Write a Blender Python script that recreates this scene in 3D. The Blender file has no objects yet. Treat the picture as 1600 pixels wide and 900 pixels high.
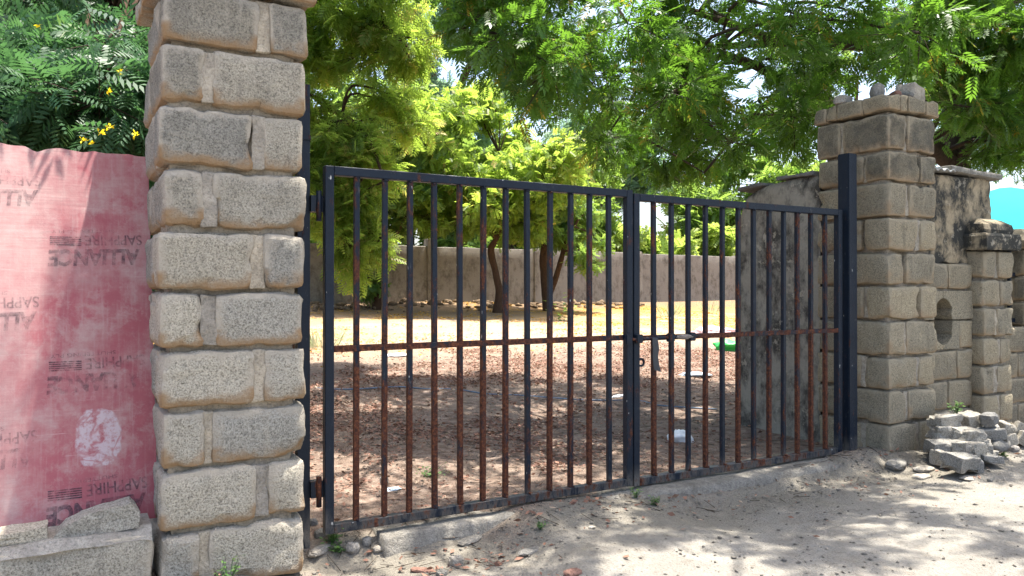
import bpy, bmesh, math, random
import numpy as np
from mathutils import Vector, noise as mnoise

random.seed(7)
RNG = np.random.default_rng(7)
scene = bpy.context.scene
COL = scene.collection

# ---------------------------------------------------------------- camera
EYE = Vector((-0.826, -3.143, 1.10))
HEAD = math.radians(29.75)
cam_d = bpy.data.cameras.new('camera')
cam_d.sensor_width = 36.0
cam_d.lens = 27.0
cam_d.shift_y = 2.0 / 1600
cam_d.clip_start = 0.05
cam_d.clip_end = 2000.0
cam = bpy.data.objects.new('camera', cam_d)
COL.objects.link(cam)
cam.location = EYE
cam.rotation_euler = (math.radians(90), 0, -HEAD)
scene.camera = cam

# ---------------------------------------------------------------- sky, sun, exposure
SUN = Vector((0.215, 0.0, 0.977)).normalized()
world = bpy.data.worlds.new('World')
scene.world = world
world.use_nodes = True
wn = world.node_tree.nodes
sky = wn.new('ShaderNodeTexSky')
sky.sky_type = 'NISHITA'
sky.sun_disc = False
sky.sun_elevation = math.asin(SUN.z)
sky.sun_rotation = math.atan2(SUN.x, SUN.y)
sky.air_density = 1.0
sky.dust_density = 4.0
sky.ozone_density = 1.0
wn['Background'].inputs['Strength'].default_value = 0.15
world.node_tree.links.new(sky.outputs[0], wn['Background'].inputs['Color'])
sun_d = bpy.data.lights.new('sun', 'SUN')
sun_d.energy = 4.6
sun_d.angle = math.radians(0.53)
sun_d.color = (1.0, 0.95, 0.86)
sun = bpy.data.objects.new('sun', sun_d)
COL.objects.link(sun)
sun.location = (3, 0, 20)
sun.rotation_euler = (-SUN).to_track_quat('-Z', 'Y').to_euler()
vs = scene.view_settings
vs.view_transform = 'Standard'
vs.look = 'None'
vs.exposure = 1.65
vs.gamma = 1.0
vs.use_curve_mapping = False
scene.cycles.max_bounces = 8
scene.cycles.diffuse_bounces = 3
scene.cycles.transmission_bounces = 6
scene.cycles.transparent_max_bounces = 8
scene.cycles.use_denoising = True


def W(px, py, zc):
    """world point seen in the 1600x900 photograph at (px, py), zc metres along the view axis"""
    xc = (px - 800) / 1200 * zc
    yc = (452 - py) / 1200 * zc
    c, s = math.cos(HEAD), math.sin(HEAD)
    return Vector((EYE.x + c * xc + s * zc, EYE.y - s * xc + c * zc, EYE.z + yc))


# ---------------------------------------------------------------- numpy noise
def _hash(ix, iy, seed):
    h = (ix * 374761393 + iy * 668265263 + seed * 1442695041) & 0xFFFFFFFF
    h = ((h ^ (h >> 13)) * 1274126177) & 0xFFFFFFFF
    return ((h ^ (h >> 16)) & 0xFFFF) / 65535.0


def vnoise(x, y, f, seed=0):
    x = np.asarray(x, float) * f; y = np.asarray(y, float) * f
    ix = np.floor(x).astype(np.int64); iy = np.floor(y).astype(np.int64)
    fx = x - ix; fy = y - iy
    fx = fx * fx * (3 - 2 * fx); fy = fy * fy * (3 - 2 * fy)
    a = _hash(ix, iy, seed); b = _hash(ix + 1, iy, seed)
    c = _hash(ix, iy + 1, seed); d = _hash(ix + 1, iy + 1, seed)
    return (a * (1 - fx) + b * fx) * (1 - fy) + (c * (1 - fx) + d * fx) * fy - 0.5


def sstep(a, b, x):
    t = np.clip((np.asarray(x, float) - a) / (b - a), 0, 1)
    return t * t * (3 - 2 * t)


def gnd(x, y):
    """ground height"""
    x = np.asarray(x, float); y = np.asarray(y, float)
    z = 0.042 * np.clip(y - 0.9, 0, 15.2)
    near = 1 - sstep(9, 20, np.abs(x - 3) * 0.6 + np.abs(y) * 0.5)
    lump = 0.4 + 0.6 * sstep(-0.45, 0.05, y)
    z = z + near * (0.03 * vnoise(x, y, 0.9, 1) + lump * (0.022 * vnoise(x, y, 3.1, 2) + 0.014 * vnoise(x, y, 8.3, 3) + 0.006 * vnoise(x, y, 19, 4)))
    z = z - 0.085 * sstep(0.22, 0.02, y) * sstep(1.10, 0.78, x) * sstep(-0.5, 0.15, x) * (0.45 + 0.55 * sstep(-0.6, -0.1, y))         # hollow before the hinge end
    z = z + 0.022 * np.exp(-((x - 1.35) / 0.5) ** 2 - ((y - 0.02) / 0.22) ** 2)            # dirt banked over the sill
    z = z - 0.055 * sstep(-0.0, -0.10, y) * sstep(1.6, 2.0, x) * sstep(4.2, 3.4, x) * sstep(-1.2, -0.3, y)
    z = z + 0.05 * np.exp(-((x - 3.6) / 0.3) ** 2 - ((y - 0.05) / 0.18) ** 2)
    z = z + 0.09 * np.exp(-((x - 4.9) / 0.6) ** 2 - ((y + 0.1) / 0.4) ** 2)                # under the rubble
    z = z + 0.10 * np.exp(-((x - 1.7) / 0.9) ** 2 - ((y - 3.9) / 0.35) ** 2)               # low heap in the yard
    z = z + 0.18 * np.exp(-((y - 15.4) / 0.8) ** 2) * (0.7 + 1.2 * vnoise(x, y, 0.8, 9))   # debris along the far wall
    return z


def G(x, y):
    return float(gnd(x, y))


def on_ground(px, py):
    """point of the ground seen at (px, py)"""
    lo, hi = 1.0, 60.0
    for _ in range(50):
        m = 0.5 * (lo + hi)
        p = W(px, py, m)
        if p.z > G(p.x, p.y):
            lo = m
        else:
            hi = m
    return W(px, py, lo)


# ---------------------------------------------------------------- materials
def new_mat(name):
    m = bpy.data.materials.new(name)
    m.use_nodes = True
    nt = m.node_tree
    for n in list(nt.nodes):
        if n.type != 'OUTPUT_MATERIAL':
            nt.nodes.remove(n)
    return m, nt, nt.nodes['Material Output']


class NB:
    """short-hand for building node trees"""
    def __init__(s, nt):
        s.nt = nt

    def n(s, t, **kw):
        nd = s.nt.nodes.new(t)
        for k, v in kw.items():
            setattr(nd, k, v)
        return nd

    def set(s, sock, v):
        if hasattr(v, 'is_output'):
            s.nt.links.new(v, sock)
        elif v is not None:
            sock.default_value = v

    def noise(s, vec, scale, detail=4, rough=0.55, dist=0.0):
        nd = s.n('ShaderNodeTexNoise')
        s.set(nd.inputs['Vector'], vec)
        nd.inputs['Scale'].default_value = scale
        nd.inputs['Detail'].default_value = detail
        nd.inputs['Roughness'].default_value = rough
        nd.inputs['Distortion'].default_value = dist
        return nd.outputs['Fac']

    def voro(s, vec, scale, feature='F1', rnd=1.0):
        nd = s.n('ShaderNodeTexVoronoi', feature=feature)
        s.set(nd.inputs['Vector'], vec)
        nd.inputs['Scale'].default_value = scale
        nd.inputs['Randomness'].default_value = rnd
        return nd.outputs['Distance']

    def ramp(s, fac, *stops):
        nd = s.n('ShaderNodeValToRGB')
        el = nd.color_ramp.elements
        while len(el) > 1:
            el.remove(el[-1])
        for i, (p, c) in enumerate(stops):
            e = el[0] if i == 0 else el.new(p)
            e.position = p
            if not hasattr(c, '__len__'):
                c = (c, c, c)
            e.color = (c[0], c[1], c[2], 1)
        s.set(nd.inputs[0], fac)
        return nd.outputs['Color']

    def mix(s, fac, a, b, mode='MIX'):
        nd = s.n('ShaderNodeMix', data_type='RGBA', blend_type=mode)
        nd.clamp_factor = True
        ins = [i for i in nd.inputs if i.enabled]
        def c4(v):
            return v if hasattr(v, 'is_output') else (v[0], v[1], v[2], 1)
        s.set(ins[0], fac); s.set(ins[1], c4(a)); s.set(ins[2], c4(b))
        return [o for o in nd.outputs if o.enabled][0]

    def math(s, op, a, b=None, c=None, clamp=False):
        nd = s.n('ShaderNodeMath', operation=op)
        nd.use_clamp = clamp
        for i, v in enumerate((a, b, c)):
            if v is not None:
                s.set(nd.inputs[i], v)
        return nd.outputs[0]

    def attr(s, name, kind='GEOMETRY'):
        nd = s.n('ShaderNodeAttribute', attribute_type=kind, attribute_name=name)
        return nd

    def bump(s, h, strength=0.5, dist=0.02, normal=None):
        nd = s.n('ShaderNodeBump')
        nd.inputs['Strength'].default_value = strength
        nd.inputs['Distance'].default_value = dist
        s.set(nd.inputs['Height'], h)
        if normal is not None:
            s.set(nd.inputs['Normal'], normal)
        return nd.outputs[0]

    def bsdf(s, out, color, rough=0.8, normal=None, spec=0.3, metal=0.0):
        nd = s.n('ShaderNodeBsdfPrincipled')
        s.set(nd.inputs['Base Color'], color if hasattr(color, 'is_output') else (*color[:3], 1))
        s.set(nd.inputs['Roughness'], rough)
        s.set(nd.inputs['Metallic'], metal)
        s.set(nd.inputs['Specular IOR Level'], spec)
        if normal is not None:
            s.set(nd.inputs['Normal'], normal)
        s.nt.links.new(nd.outputs[0], out.inputs['Surface'])
        return nd


def world_pos(b):
    return b.n('ShaderNodeNewGeometry').outputs['Position']


def mat_block(name, grey, dark, cream, low=0.8, speck=1.0):
    """rough concrete block: coarse aggregate, mortar smeared over its rims"""
    m, nt, out = new_mat(name)
    b = NB(nt)
    p = world_pos(b)
    edge = b.attr('edge').outputs['Fac']
    wear = b.attr('wear', 'OBJECT').outputs['Fac']
    oi = b.n('ShaderNodeObjectInfo').outputs['Random']
    sp = b.noise(p, 150, 4, 0.7)
    sp2 = b.noise(p, 62, 5, 0.75)
    big = b.noise(p, 6, 5, 0.65, 0.3)
    lite = tuple(min(1, g * 1.45) for g in grey)
    c = b.ramp(sp, (0.34, dark), (0.46, grey), (0.60, lite))
    c = b.mix(b.math('MULTIPLY', b.ramp(sp2, (0.34, 0.8), (0.50, 0.0)), speck), c, tuple(g * 0.4 for g in grey))
    tone = b.mix(oi, (0.78, 0.79, 0.80), (1.16, 1.11, 1.02))
    c = b.mix(1.0, c, tone, 'MULTIPLY')
    stain = b.noise(p, 7, 5, 0.65, 0.3)
    wm = b.math('MULTIPLY', b.ramp(b.math('ADD', stain, b.math('MULTIPLY', oi, 0.12)), (0.28, 0.25), (0.70, 1)), wear)
    c = b.mix(b.math('MULTIPLY', wm, 0.85), c, (0.060, 0.060, 0.056))
    # long stains run down the face, some rusty, some limy
    mp = b.n('ShaderNodeMapping'); b.set(mp.inputs['Vector'], p); mp.inputs['Scale'].default_value = (1, 1, 0.10)
    run = b.noise(mp.outputs[0], 17, 4, 0.6)
    c = b.mix(b.ramp(run, (0.60, 0), (0.72, 0.45)), c, cream)
    c = b.mix(b.ramp(run, (0.28, 0.5), (0.40, 0)), c, tuple(g * 0.45 for g in grey))
    # mortar smeared over rims and in thin patches across the face
    em = b.math('ADD', b.math('MULTIPLY', edge, 0.72), b.math('ADD', b.math('MULTIPLY', b.math('SUBTRACT', big, 0.5), 1.5), b.math('MULTIPLY', b.math('SUBTRACT', b.noise(p, 34, 5, 0.75), 0.5), 1.0)))
    cm = b.mix(b.noise(p, 40, 5, 0.7), tuple(v * 0.66 for v in cream), tuple(min(1, v * 1.25) for v in cream))
    cm = b.mix(b.math('MULTIPLY', b.attr('low').outputs['Fac'], low), cm, b.mix(b.noise(p, 25, 4, 0.7), (0.26, 0.17, 0.095), (0.44, 0.32, 0.20)))  # lower mortar tinted ochre, partly to paint in ground bounce
    c = b.mix(b.ramp(em, (0.22, 0), (0.62, 0.85)), c, cm)
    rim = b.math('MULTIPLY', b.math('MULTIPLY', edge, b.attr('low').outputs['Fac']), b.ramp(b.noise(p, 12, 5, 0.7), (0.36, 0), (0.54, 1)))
    c = b.mix(b.math('MULTIPLY', rim, low), c, b.mix(b.noise(p, 60, 4, 0.7), (0.25, 0.15, 0.075), (0.46, 0.31, 0.18)))  # soil-toned mortar on lower rims, with warm ground bounce painted in
    h = b.math('ADD', b.math('MULTIPLY', sp, 1.0), b.math('ADD', b.math('MULTIPLY', sp2, 1.3), b.math('MULTIPLY', b.noise(p, 18, 4), 1.4)))
    b.bsdf(out, c, 0.95, b.bump(h, 0.9, 0.014), 0.1)
    return m


def mat_mortar(name, col, dark=(0.10, 0.085, 0.07), grain=1.0):
    m, nt, out = new_mat(name)
    b = NB(nt)
    p = world_pos(b)
    oi = b.n('ShaderNodeObjectInfo').outputs['Random']
    n1 = b.noise(p, 14, 6, 0.68)
    n2 = b.noise(p, 95, 5, 0.75)
    c = b.mix(b.ramp(n1, (0.3, 0), (0.7, 1)), tuple(v * 0.66 for v in col), tuple(min(1, v * 1.25) for v in col))
    c = b.mix(b.ramp(b.noise(p, 4, 5, 0.7), (0.48, 0), (0.75, 0.65)), c, dark)
    c = b.mix(b.ramp(n2, (0.36, 0.6 * grain), (0.50, 0)), c, tuple(v * 0.35 for v in col))
    c = b.mix(b.ramp(n2, (0.56, 0), (0.70, 0.5 * grain)), c, tuple(min(1, v * 1.5) for v in col))
    c = b.mix(1.0, c, b.mix(oi, (0.84, 0.85, 0.87), (1.14, 1.10, 1.02)), 'MULTIPLY')
    h = b.math('ADD', b.math('MULTIPLY', b.noise(p, 30, 5, 0.7), 1.5), n2)
    b.bsdf(out, c, 0.95, b.bump(h, 0.85, 0.014), 0.1)
    return m


def mat_plaster(name, col, dark, peel, amount, zlow=0.0):
    """old plaster with black mould streaks and peeled pale spots"""
    m, nt, out = new_mat(name)
    b = NB(nt)
    p = world_pos(b)
    mp = b.n('ShaderNodeMapping'); b.set(mp.inputs['Vector'], p); mp.inputs['Scale'].default_value = (1, 1, 0.55)
    streak = b.noise(mp.outputs[0], 8, 8, 0.74)
    blot = b.noise(p, 2.6, 7, 0.66)
    fine = b.noise(p, 42, 5, 0.7)
    c = b.mix(fine, tuple(v * 0.75 for v in col), tuple(min(1, v * 1.25) for v in col))
    mk = b.math('ADD', b.math('MULTIPLY', streak, 0.6), b.math('MULTIPLY', blot, 0.6))
    c = b.mix(b.ramp(mk, (0.64 - amount * 0.10, 0), (0.80 - amount * 0.14, 1)), c, dark)
    pm = b.ramp(b.math('ADD', b.noise(p, 17, 7, 0.72), b.math('MULTIPLY', b.math('SUBTRACT', blot, 0.5), 0.7)), (0.60, 0), (0.66, 1))
    c = b.mix(b.math('MULTIPLY', pm, peel), c, (0.50, 0.45, 0.36))
    h = b.math('ADD', b.math('MULTIPLY', pm, -0.8), b.math('ADD', b.math('MULTIPLY', fine, 0.5), blot))
    b.bsdf(out, c, 0.93, b.bump(h, 0.5, 0.015), 0.12)
    return m


def mat_gate():
    m, nt, out = new_mat('black gate paint with rust')
    b = NB(nt)
    tc = b.n('ShaderNodeTexCoord').outputs['Object']
    p = world_pos(b)
    rust = b.attr('rust', 'OBJECT').outputs['Fac']
    sep = b.n('ShaderNodeSeparateXYZ'); b.set(sep.inputs[0], p)
    mp = b.n('ShaderNodeMapping'); b.set(mp.inputs['Vector'], p); mp.inputs['Scale'].default_value = (1, 1, 0.35)
    n1 = b.noise(mp.outputs[0], 19, 7, 0.75)
    n2 = b.noise(p, 5.0, 3, 0.6)
    low = b.ramp(b.math('ADD', sep.outputs['Z'], b.math('MULTIPLY', b.math('SUBTRACT', n2, 0.5), 0.7)), (0.45, 1), (1.15, 0))
    amt = b.math('ADD', b.math('MULTIPLY', rust, b.math('ADD', b.math('MULTIPLY', low, 0.36), 0.30)), b.math('MULTIPLY', b.math('SUBTRACT', n1, 0.5), 2.3))
    mask = b.ramp(amt, (0.30, 0), (0.50, 1))
    r1 = b.noise(p, 70, 5, 0.7)
    rc = b.ramp(r1, (0.34, (0.018, 0.010, 0.009)), (0.5, (0.070, 0.024, 0.014)), (0.68, (0.17, 0.062, 0.026)))
    pc = b.mix(b.noise(p, 18, 5, 0.7), (0.003, 0.0065, 0.014), (0.009, 0.017, 0.031))
    dust = b.ramp(b.noise(mp.outputs[0], 40, 4, 0.8), (0.62, 0), (0.80, 0.35))
    pc = b.mix(dust, pc, (0.25, 0.24, 0.22))
    foot = b.math('MULTIPLY', b.ramp(sep.outputs['Z'], (0.03, 1), (0.16, 0)), b.ramp(n1, (0.40, 0), (0.58, 0.65)))
    pc = b.mix(foot, pc, (0.23, 0.205, 0.17))
    drip = b.ramp(b.noise(mp.outputs[0], 55, 2, 0.5), (0.74, 0), (0.765, 0.85))
    pc = b.mix(drip, pc, (0.45, 0.45, 0.43))
    c = b.mix(mask, pc, rc)
    ro = b.math('ADD', b.math('MULTIPLY', mask, 0.42), 0.42)
    b.bsdf(out, c, ro, b.bump(b.math('ADD', b.math('MULTIPLY', mask, 0.9), r1), 0.5, 0.005), 0.22)
    return m


def mat_ground():
    m, nt, out = new_mat('dusty earth')
    b = NB(nt)
    p = world_pos(b)
    sep = b.n('ShaderNodeSeparateXYZ'); b.set(sep.inputs[0], p)
    x, y = sep.outputs['X'], sep.outputs['Y']
    n1 = b.noise(p, 1.6, 6, 0.62, 0.3)
    n2 = b.noise(p, 14, 6, 0.7)
    n3 = b.noise(p, 90, 5, 0.75)
    road = b.ramp(n1, (0.30, (0.22, 0.203, 0.178)), (0.5, (0.295, 0.275, 0.242)), (0.68, (0.37, 0.345, 0.30)))
    road = b.mix(b.ramp(b.noise(p, 2.6, 5, 0.6, 0.6), (0.52, 0), (0.70, 0.6)), road, (0.31, 0.295, 0.27))
    road = b.mix(b.ramp(n2, (0.32, 0.5), (0.50, 0)), road, (0.19, 0.16, 0.125))
    near = b.ramp(b.math('ADD', b.math('ADD', y, 0.75), b.math('MULTIPLY', b.math('SUBTRACT', n1, 0.5), 1.8)), (0.10, 0), (0.55, 0.78))
    road = b.mix(near, road, b.mix(n2, (0.13, 0.116, 0.092), (0.29, 0.26, 0.21)))
    yard = b.ramp(n2, (0.32, (0.12, 0.080, 0.060)), (0.5, (0.23, 0.165, 0.128)), (0.68, (0.36, 0.28, 0.225)))
    yard = b.mix(b.ramp(n1, (0.46, 0), (0.66, 0.65)), yard, (0.26, 0.20, 0.155))
    yy = b.math('ADD', y, b.math('MULTIPLY', b.math('SUBTRACT', n1, 0.5), 1.2))
    c = b.mix(b.ramp(yy, (0.02, 0), (0.33, 1)), road, yard)
    far = b.mix(n2, (0.34, 0.255, 0.185), (0.48, 0.39, 0.30))
    far = b.mix(b.ramp(b.math('DIVIDE', yy, 20), (0.55, 0), (0.68, 0.85)), far, b.mix(n2, (0.12, 0.078, 0.045), (0.26, 0.17, 0.09)))  # tree shade along the far wall painted into the earth colour
    c = b.mix(b.math('MULTIPLY', b.ramp(b.math('DIVIDE', yy, 20), (0.26, 0), (0.40, 1)), 0.85), c, far)
    # strewn with yellow fallen petals, thickest towards the hinge side
    pet = b.math('ADD', b.noise(p, 1.1, 5, 0.7), b.math('MULTIPLY', n3, 0.35))
    band = b.ramp(b.math('DIVIDE', yy, 20), (0.30, 0), (0.42, 1), (0.68, 1), (0.74, 0.2))
    side = b.ramp(b.math('DIVIDE', b.math('ADD', x, 4), 20), (0.24, 1), (0.36, 0.35), (0.52, 0.2), (0.70, 0.7))
    pm = b.math('MULTIPLY', b.math('MULTIPLY', b.ramp(pet, (0.55, 0), (0.70, 1)), band), side)
    c = b.mix(b.math('MULTIPLY', pm, 0.8), c, (0.46, 0.25, 0.04))
    c = b.mix(b.ramp(n3, (0.33, 0.35), (0.48, 0)), c, (0.11, 0.09, 0.072))
    c = b.mix(b.ramp(n3, (0.60, 0), (0.74, 0.5)), c, (0.47, 0.42, 0.35))
    h = b.math('ADD', b.math('MULTIPLY', n2, 1.4), n3)
    h = b.math('ADD', h, b.math('MULTIPLY', b.ramp(b.voro(p, 60), (0.0, 1), (0.5, 0)), 0.5))
    b.bsdf(out, c, 0.95, b.bump(h, 0.8, 0.022), 0.1)
    return m


def mat_leaf(name, c1, c2, c3, trans=0.45, tcol=(0.30, 0.42, 0.04), rough=0.5):
    m, nt, out = new_mat(name)
    b = NB(nt)
    t = b.attr('tint').outputs['Fac']
    c = b.ramp(t, (0.0, c1), (0.55, c2), (0.93, c2), (1.0, c3))
    pr = b.n('ShaderNodeBsdfPrincipled')
    b.set(pr.inputs['Base Color'], c)
    pr.inputs['Roughness'].default_value = rough
    pr.inputs['Specular IOR Level'].default_value = 0.4
    tr = b.n('ShaderNodeBsdfTranslucent')
    b.set(tr.inputs['Color'], b.mix(0.5, b.mix(1.0, c, (2.6, 2.6, 2.6), 'MULTIPLY'), tcol))
    mx = b.n('ShaderNodeMixShader')
    mx.inputs[0].default_value = trans
    nt.links.new(pr.outputs[0], mx.inputs[1]); nt.links.new(tr.outputs[0], mx.inputs[2])
    nt.links.new(mx.outputs[0], out.inputs['Surface'])
    return m


def mat_bark(name, c1, c2):
    m, nt, out = new_mat(name)
    b = NB(nt)
    p = world_pos(b)
    mp = b.n('ShaderNodeMapping'); b.set(mp.inputs['Vector'], p); mp.inputs['Scale'].default_value = (1, 1, 0.35)
    n = b.noise(mp.outputs[0], 22, 6, 0.7, 0.5)
    c = b.mix(n, c1, c2)
    b.bsdf(out, c, 0.95, b.bump(n, 0.9, 0.03), 0.1)
    return m


def mat_simple(name, col, rough=0.7, var=0.25, scale=20, bump=0.3, spec=0.3):
    m, nt, out = new_mat(name)
    b = NB(nt)
    p = world_pos(b)
    n = b.noise(p, scale, 5, 0.65)
    c = b.mix(n, tuple(v * (1 - var) for v in col), tuple(min(1, v * (1 + var)) for v in col))
    b.bsdf(out, c, rough, b.bump(n, bump, 0.01), spec)
    return m


def mat_board():
    """red film-faced shuttering ply, scuffed, with cement haze and one cement splash"""
    m, nt, out = new_mat('scuffed red shuttering ply')
    b = NB(nt)
    tc = b.n('ShaderNodeTexCoord').outputs['Object']
    sep = b.n('ShaderNodeSeparateXYZ'); b.set(sep.inputs[0], tc)
    n1 = b.noise(tc, 3.2, 6, 0.66, 0.4)
    n2 = b.noise(tc, 11, 6, 0.72, 0.5)
    mp = b.n('ShaderNodeMapping'); b.set(mp.inputs['Vector'], tc); mp.inputs['Scale'].default_value = (0.10, 1, 1.6)
    grain = b.noise(mp.outputs[0], 48, 4, 0.6)
    mp2 = b.n('ShaderNodeMapping'); b.set(mp2.inputs['Vector'], tc); mp2.inputs['Scale'].default_value = (2.2, 1, 0.14)
    streak = b.noise(mp2.outputs[0], 30, 4, 0.7)
    c = b.mix(n2, (0.24, 0.055, 0.068), (0.35, 0.105, 0.118))
    haze = b.math('ADD', b.math('MULTIPLY', n1, 0.75), b.math('ADD', b.math('MULTIPLY', n2, 0.35), b.math('MULTIPLY', streak, 0.18)))
    # the upper left has lost most of its film
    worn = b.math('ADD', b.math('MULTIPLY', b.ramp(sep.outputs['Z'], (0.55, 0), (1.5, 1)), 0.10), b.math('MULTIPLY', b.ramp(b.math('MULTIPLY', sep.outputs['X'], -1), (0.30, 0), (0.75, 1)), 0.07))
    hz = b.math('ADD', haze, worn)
    c = b.mix(b.ramp(hz, (0.62, 0), (0.92, 0.72)), c, b.mix(grain, (0.27, 0.185, 0.17), (0.42, 0.32, 0.29)))
    c = b.mix(b.ramp(b.noise(tc, 17, 6, 0.8), (0.54, 0), (0.76, 0.42)), c, (0.45, 0.30, 0.30))
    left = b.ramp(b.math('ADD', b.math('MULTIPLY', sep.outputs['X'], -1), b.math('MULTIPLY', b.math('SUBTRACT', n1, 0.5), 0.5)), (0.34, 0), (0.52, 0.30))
    c = b.mix(left, c, b.mix(grain, (0.50, 0.30, 0.27), (0.62, 0.47, 0.42)))  # worn film on this side, with the sun patch also painted paler
    mp3 = b.n('ShaderNodeMapping'); b.set(mp3.inputs['Vector'], tc); mp3.inputs['Rotation'].default_value = (0, 0.35, 0); mp3.inputs['Scale'].default_value = (0.12, 1, 4)
    scr = b.math('MULTIPLY', b.ramp(b.noise(mp3.outputs[0], 30, 2, 0.4), (0.70, 0), (0.73, 0.5)), b.ramp(n1, (0.45, 0), (0.6, 1)))
    c = b.mix(scr, c, (0.55, 0.42, 0.40))
    c = b.mix(b.ramp(streak, (0.54, 0), (0.74, 0.22)), c, (0.44, 0.33, 0.32))
    c = b.mix(b.ramp(b.noise(tc, 5.5, 6, 0.75, 0.2), (0.50, 0), (0.66, 0.55)), c, b.mix(grain, (0.30, 0.22, 0.20), (0.47, 0.38, 0.35)))
    # cement splash, leaf-shaped
    dx = b.math('DIVIDE', b.math('ADD', sep.outputs['X'], 0.205), 0.085)
    dz = b.math('DIVIDE', b.math('SUBTRACT', sep.outputs['Z'], 0.335), 0.118)
    r = b.math('ADD', b.math('POWER', b.math('ABSOLUTE', dx), 2.6), b.math('POWER', b.math('ABSOLUTE', dz), 2.6))
    r = b.math('ADD', r, b.math('MULTIPLY', b.math('SUBTRACT', n2, 0.5), 1.2))
    rib = b.math('ABSOLUTE', b.math('SUBTRACT', b.noise(tc, 9, 3, 0.5, 0.6), 0.5))
    vein = b.ramp(rib, (0.012, 0.25), (0.05, 1))
    sm = b.math('MULTIPLY', b.ramp(r, (0.82, 1), (0.98, 0)), b.math('MULTIPLY', vein, b.ramp(b.noise(tc, 34, 6, 0.78), (0.38, 0.1), (0.52, 1))))
    c = b.mix(b.math('MULTIPLY', sm, 0.75), c, (0.46, 0.41, 0.43))
    h = b.math('ADD', b.math('MULTIPLY', grain, 0.6), b.math('ADD', n2, b.math('MULTIPLY', sm, 1.0)))
    b.bsdf(out, c, 0.62, b.bump(h, 0.25, 0.006), 0.3)
    return m


def mat_print(name, lo, hi):
    m, nt, out = new_mat(name)
    b = NB(nt)
    p = world_pos(b)
    n = b.math('ADD', b.math('MULTIPLY', b.noise(p, 38, 6, 0.8), 0.6), b.math('MULTIPLY', b.noise(p, 7, 3, 0.6), 0.5))
    d = b.n('ShaderNodeBsdfPrincipled')
    d.inputs['Base Color'].default_value = (0.035, 0.03, 0.045, 1)
    d.inputs['Roughness'].default_value = 0.7
    t = b.n('ShaderNodeBsdfTransparent')
    mx = b.n('ShaderNodeMixShader')
    b.set(mx.inputs[0], b.math('MULTIPLY', b.ramp(n, (lo, 1), (hi, 0)), 0.66))
    nt.links.new(t.outputs[0], mx.inputs[1]); nt.links.new(d.outputs[0], mx.inputs[2])
    nt.links.new(mx.outputs[0], out.inputs['Surface'])
    return m


M = {}
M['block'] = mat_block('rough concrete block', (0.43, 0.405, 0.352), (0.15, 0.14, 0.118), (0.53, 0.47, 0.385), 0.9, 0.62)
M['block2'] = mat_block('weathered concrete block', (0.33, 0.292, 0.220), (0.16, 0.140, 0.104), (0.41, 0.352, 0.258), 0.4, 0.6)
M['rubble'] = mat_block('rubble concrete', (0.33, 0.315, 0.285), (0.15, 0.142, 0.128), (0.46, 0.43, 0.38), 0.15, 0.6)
M['mortar'] = mat_mortar('mortar', (0.33, 0.29, 0.235))
M['joint'] = mat_mortar('pale pointing', (0.43, 0.385, 0.32), (0.28, 0.245, 0.20))
M['plaster_in'] = mat_plaster('mould-stained plaster', (0.29, 0.265, 0.22), (0.065, 0.060, 0.053), 0.6, 0.85)
M['plaster_out'] = mat_plaster('yellowed plaster', (0.31, 0.255, 0.175), (0.040, 0.040, 0.037), 0.4, 1.2)
M['plaster_far'] = mat_plaster('far wall plaster', (0.225, 0.205, 0.178), (0.125, 0.112, 0.095), 0.15, 0.65)
M['concrete'] = mat_mortar('old concrete', (0.27, 0.255, 0.23))
M['ledge'] = mat_mortar('pale cement bed', (0.40, 0.375, 0.335), (0.27, 0.25, 0.22))
M['gate'] = mat_gate()
M['ground'] = mat_ground()
M['board'] = mat_board()
M['print'] = mat_print('worn black stencil print', 0.44, 0.64)
M['print_faint'] = mat_print('faded stencil print', 0.36, 0.60)
M['ply_edge'] = mat_simple('ply edge', (0.45, 0.33, 0.22), 0.9)
M['neem'] = mat_leaf('neem leaf', (0.014, 0.050, 0.008), (0.056, 0.128, 0.016), (0.34, 0.20, 0.03), 0.42, (0.24, 0.46, 0.03), 0.42)
M['pod'] = mat_leaf('dark feathery leaf', (0.012, 0.050, 0.026), (0.045, 0.115, 0.045), (0.13, 0.20, 0.05), 0.3, (0.14, 0.30, 0.06), 0.5)
M['lime'] = mat_leaf('lime feathery leaf', (0.055, 0.120, 0.020), (0.140, 0.215, 0.035), (0.36, 0.24, 0.09), 0.55, (0.52, 0.66, 0.07), 0.5)
M['mid'] = mat_leaf('mid green leaf', (0.035, 0.090, 0.022), (0.095, 0.170, 0.032), (0.25, 0.22, 0.05), 0.5, (0.42, 0.56, 0.08), 0.5)
M['blue'] = mat_leaf('blue green leaf', (0.060, 0.120, 0.080), (0.105, 0.175, 0.110), (0.16, 0.20, 0.10), 0.5, (0.32, 0.50, 0.25), 0.5)
M['pale'] = mat_leaf('pale bush leaf', (0.10, 0.17, 0.03), (0.19, 0.27, 0.05), (0.32, 0.33, 0.08), 0.5, (0.5, 0.58, 0.10), 0.5)
M['weed'] = mat_leaf('weed leaf', (0.035, 0.095, 0.025), (0.08, 0.16, 0.04), (0.2, 0.22, 0.06), 0.35, (0.25, 0.4, 0.08), 0.5)
M['drygrass'] = mat_leaf('dry grass', (0.20, 0.24, 0.12), (0.30, 0.32, 0.20), (0.45, 0.40, 0.22), 0.35, (0.5, 0.5, 0.3), 0.7)
M['litter'] = mat_leaf('dead leaf', (0.07, 0.033, 0.024), (0.24, 0.125, 0.085), (0.46, 0.36, 0.26), 0.1, (0.3, 0.18, 0.08), 0.8)
M['petal'] = mat_leaf('yellow petal', (0.28, 0.14, 0.03), (0.52, 0.28, 0.035), (0.62, 0.42, 0.12), 0.2, (0.6, 0.40, 0.05), 0.7)
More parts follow.
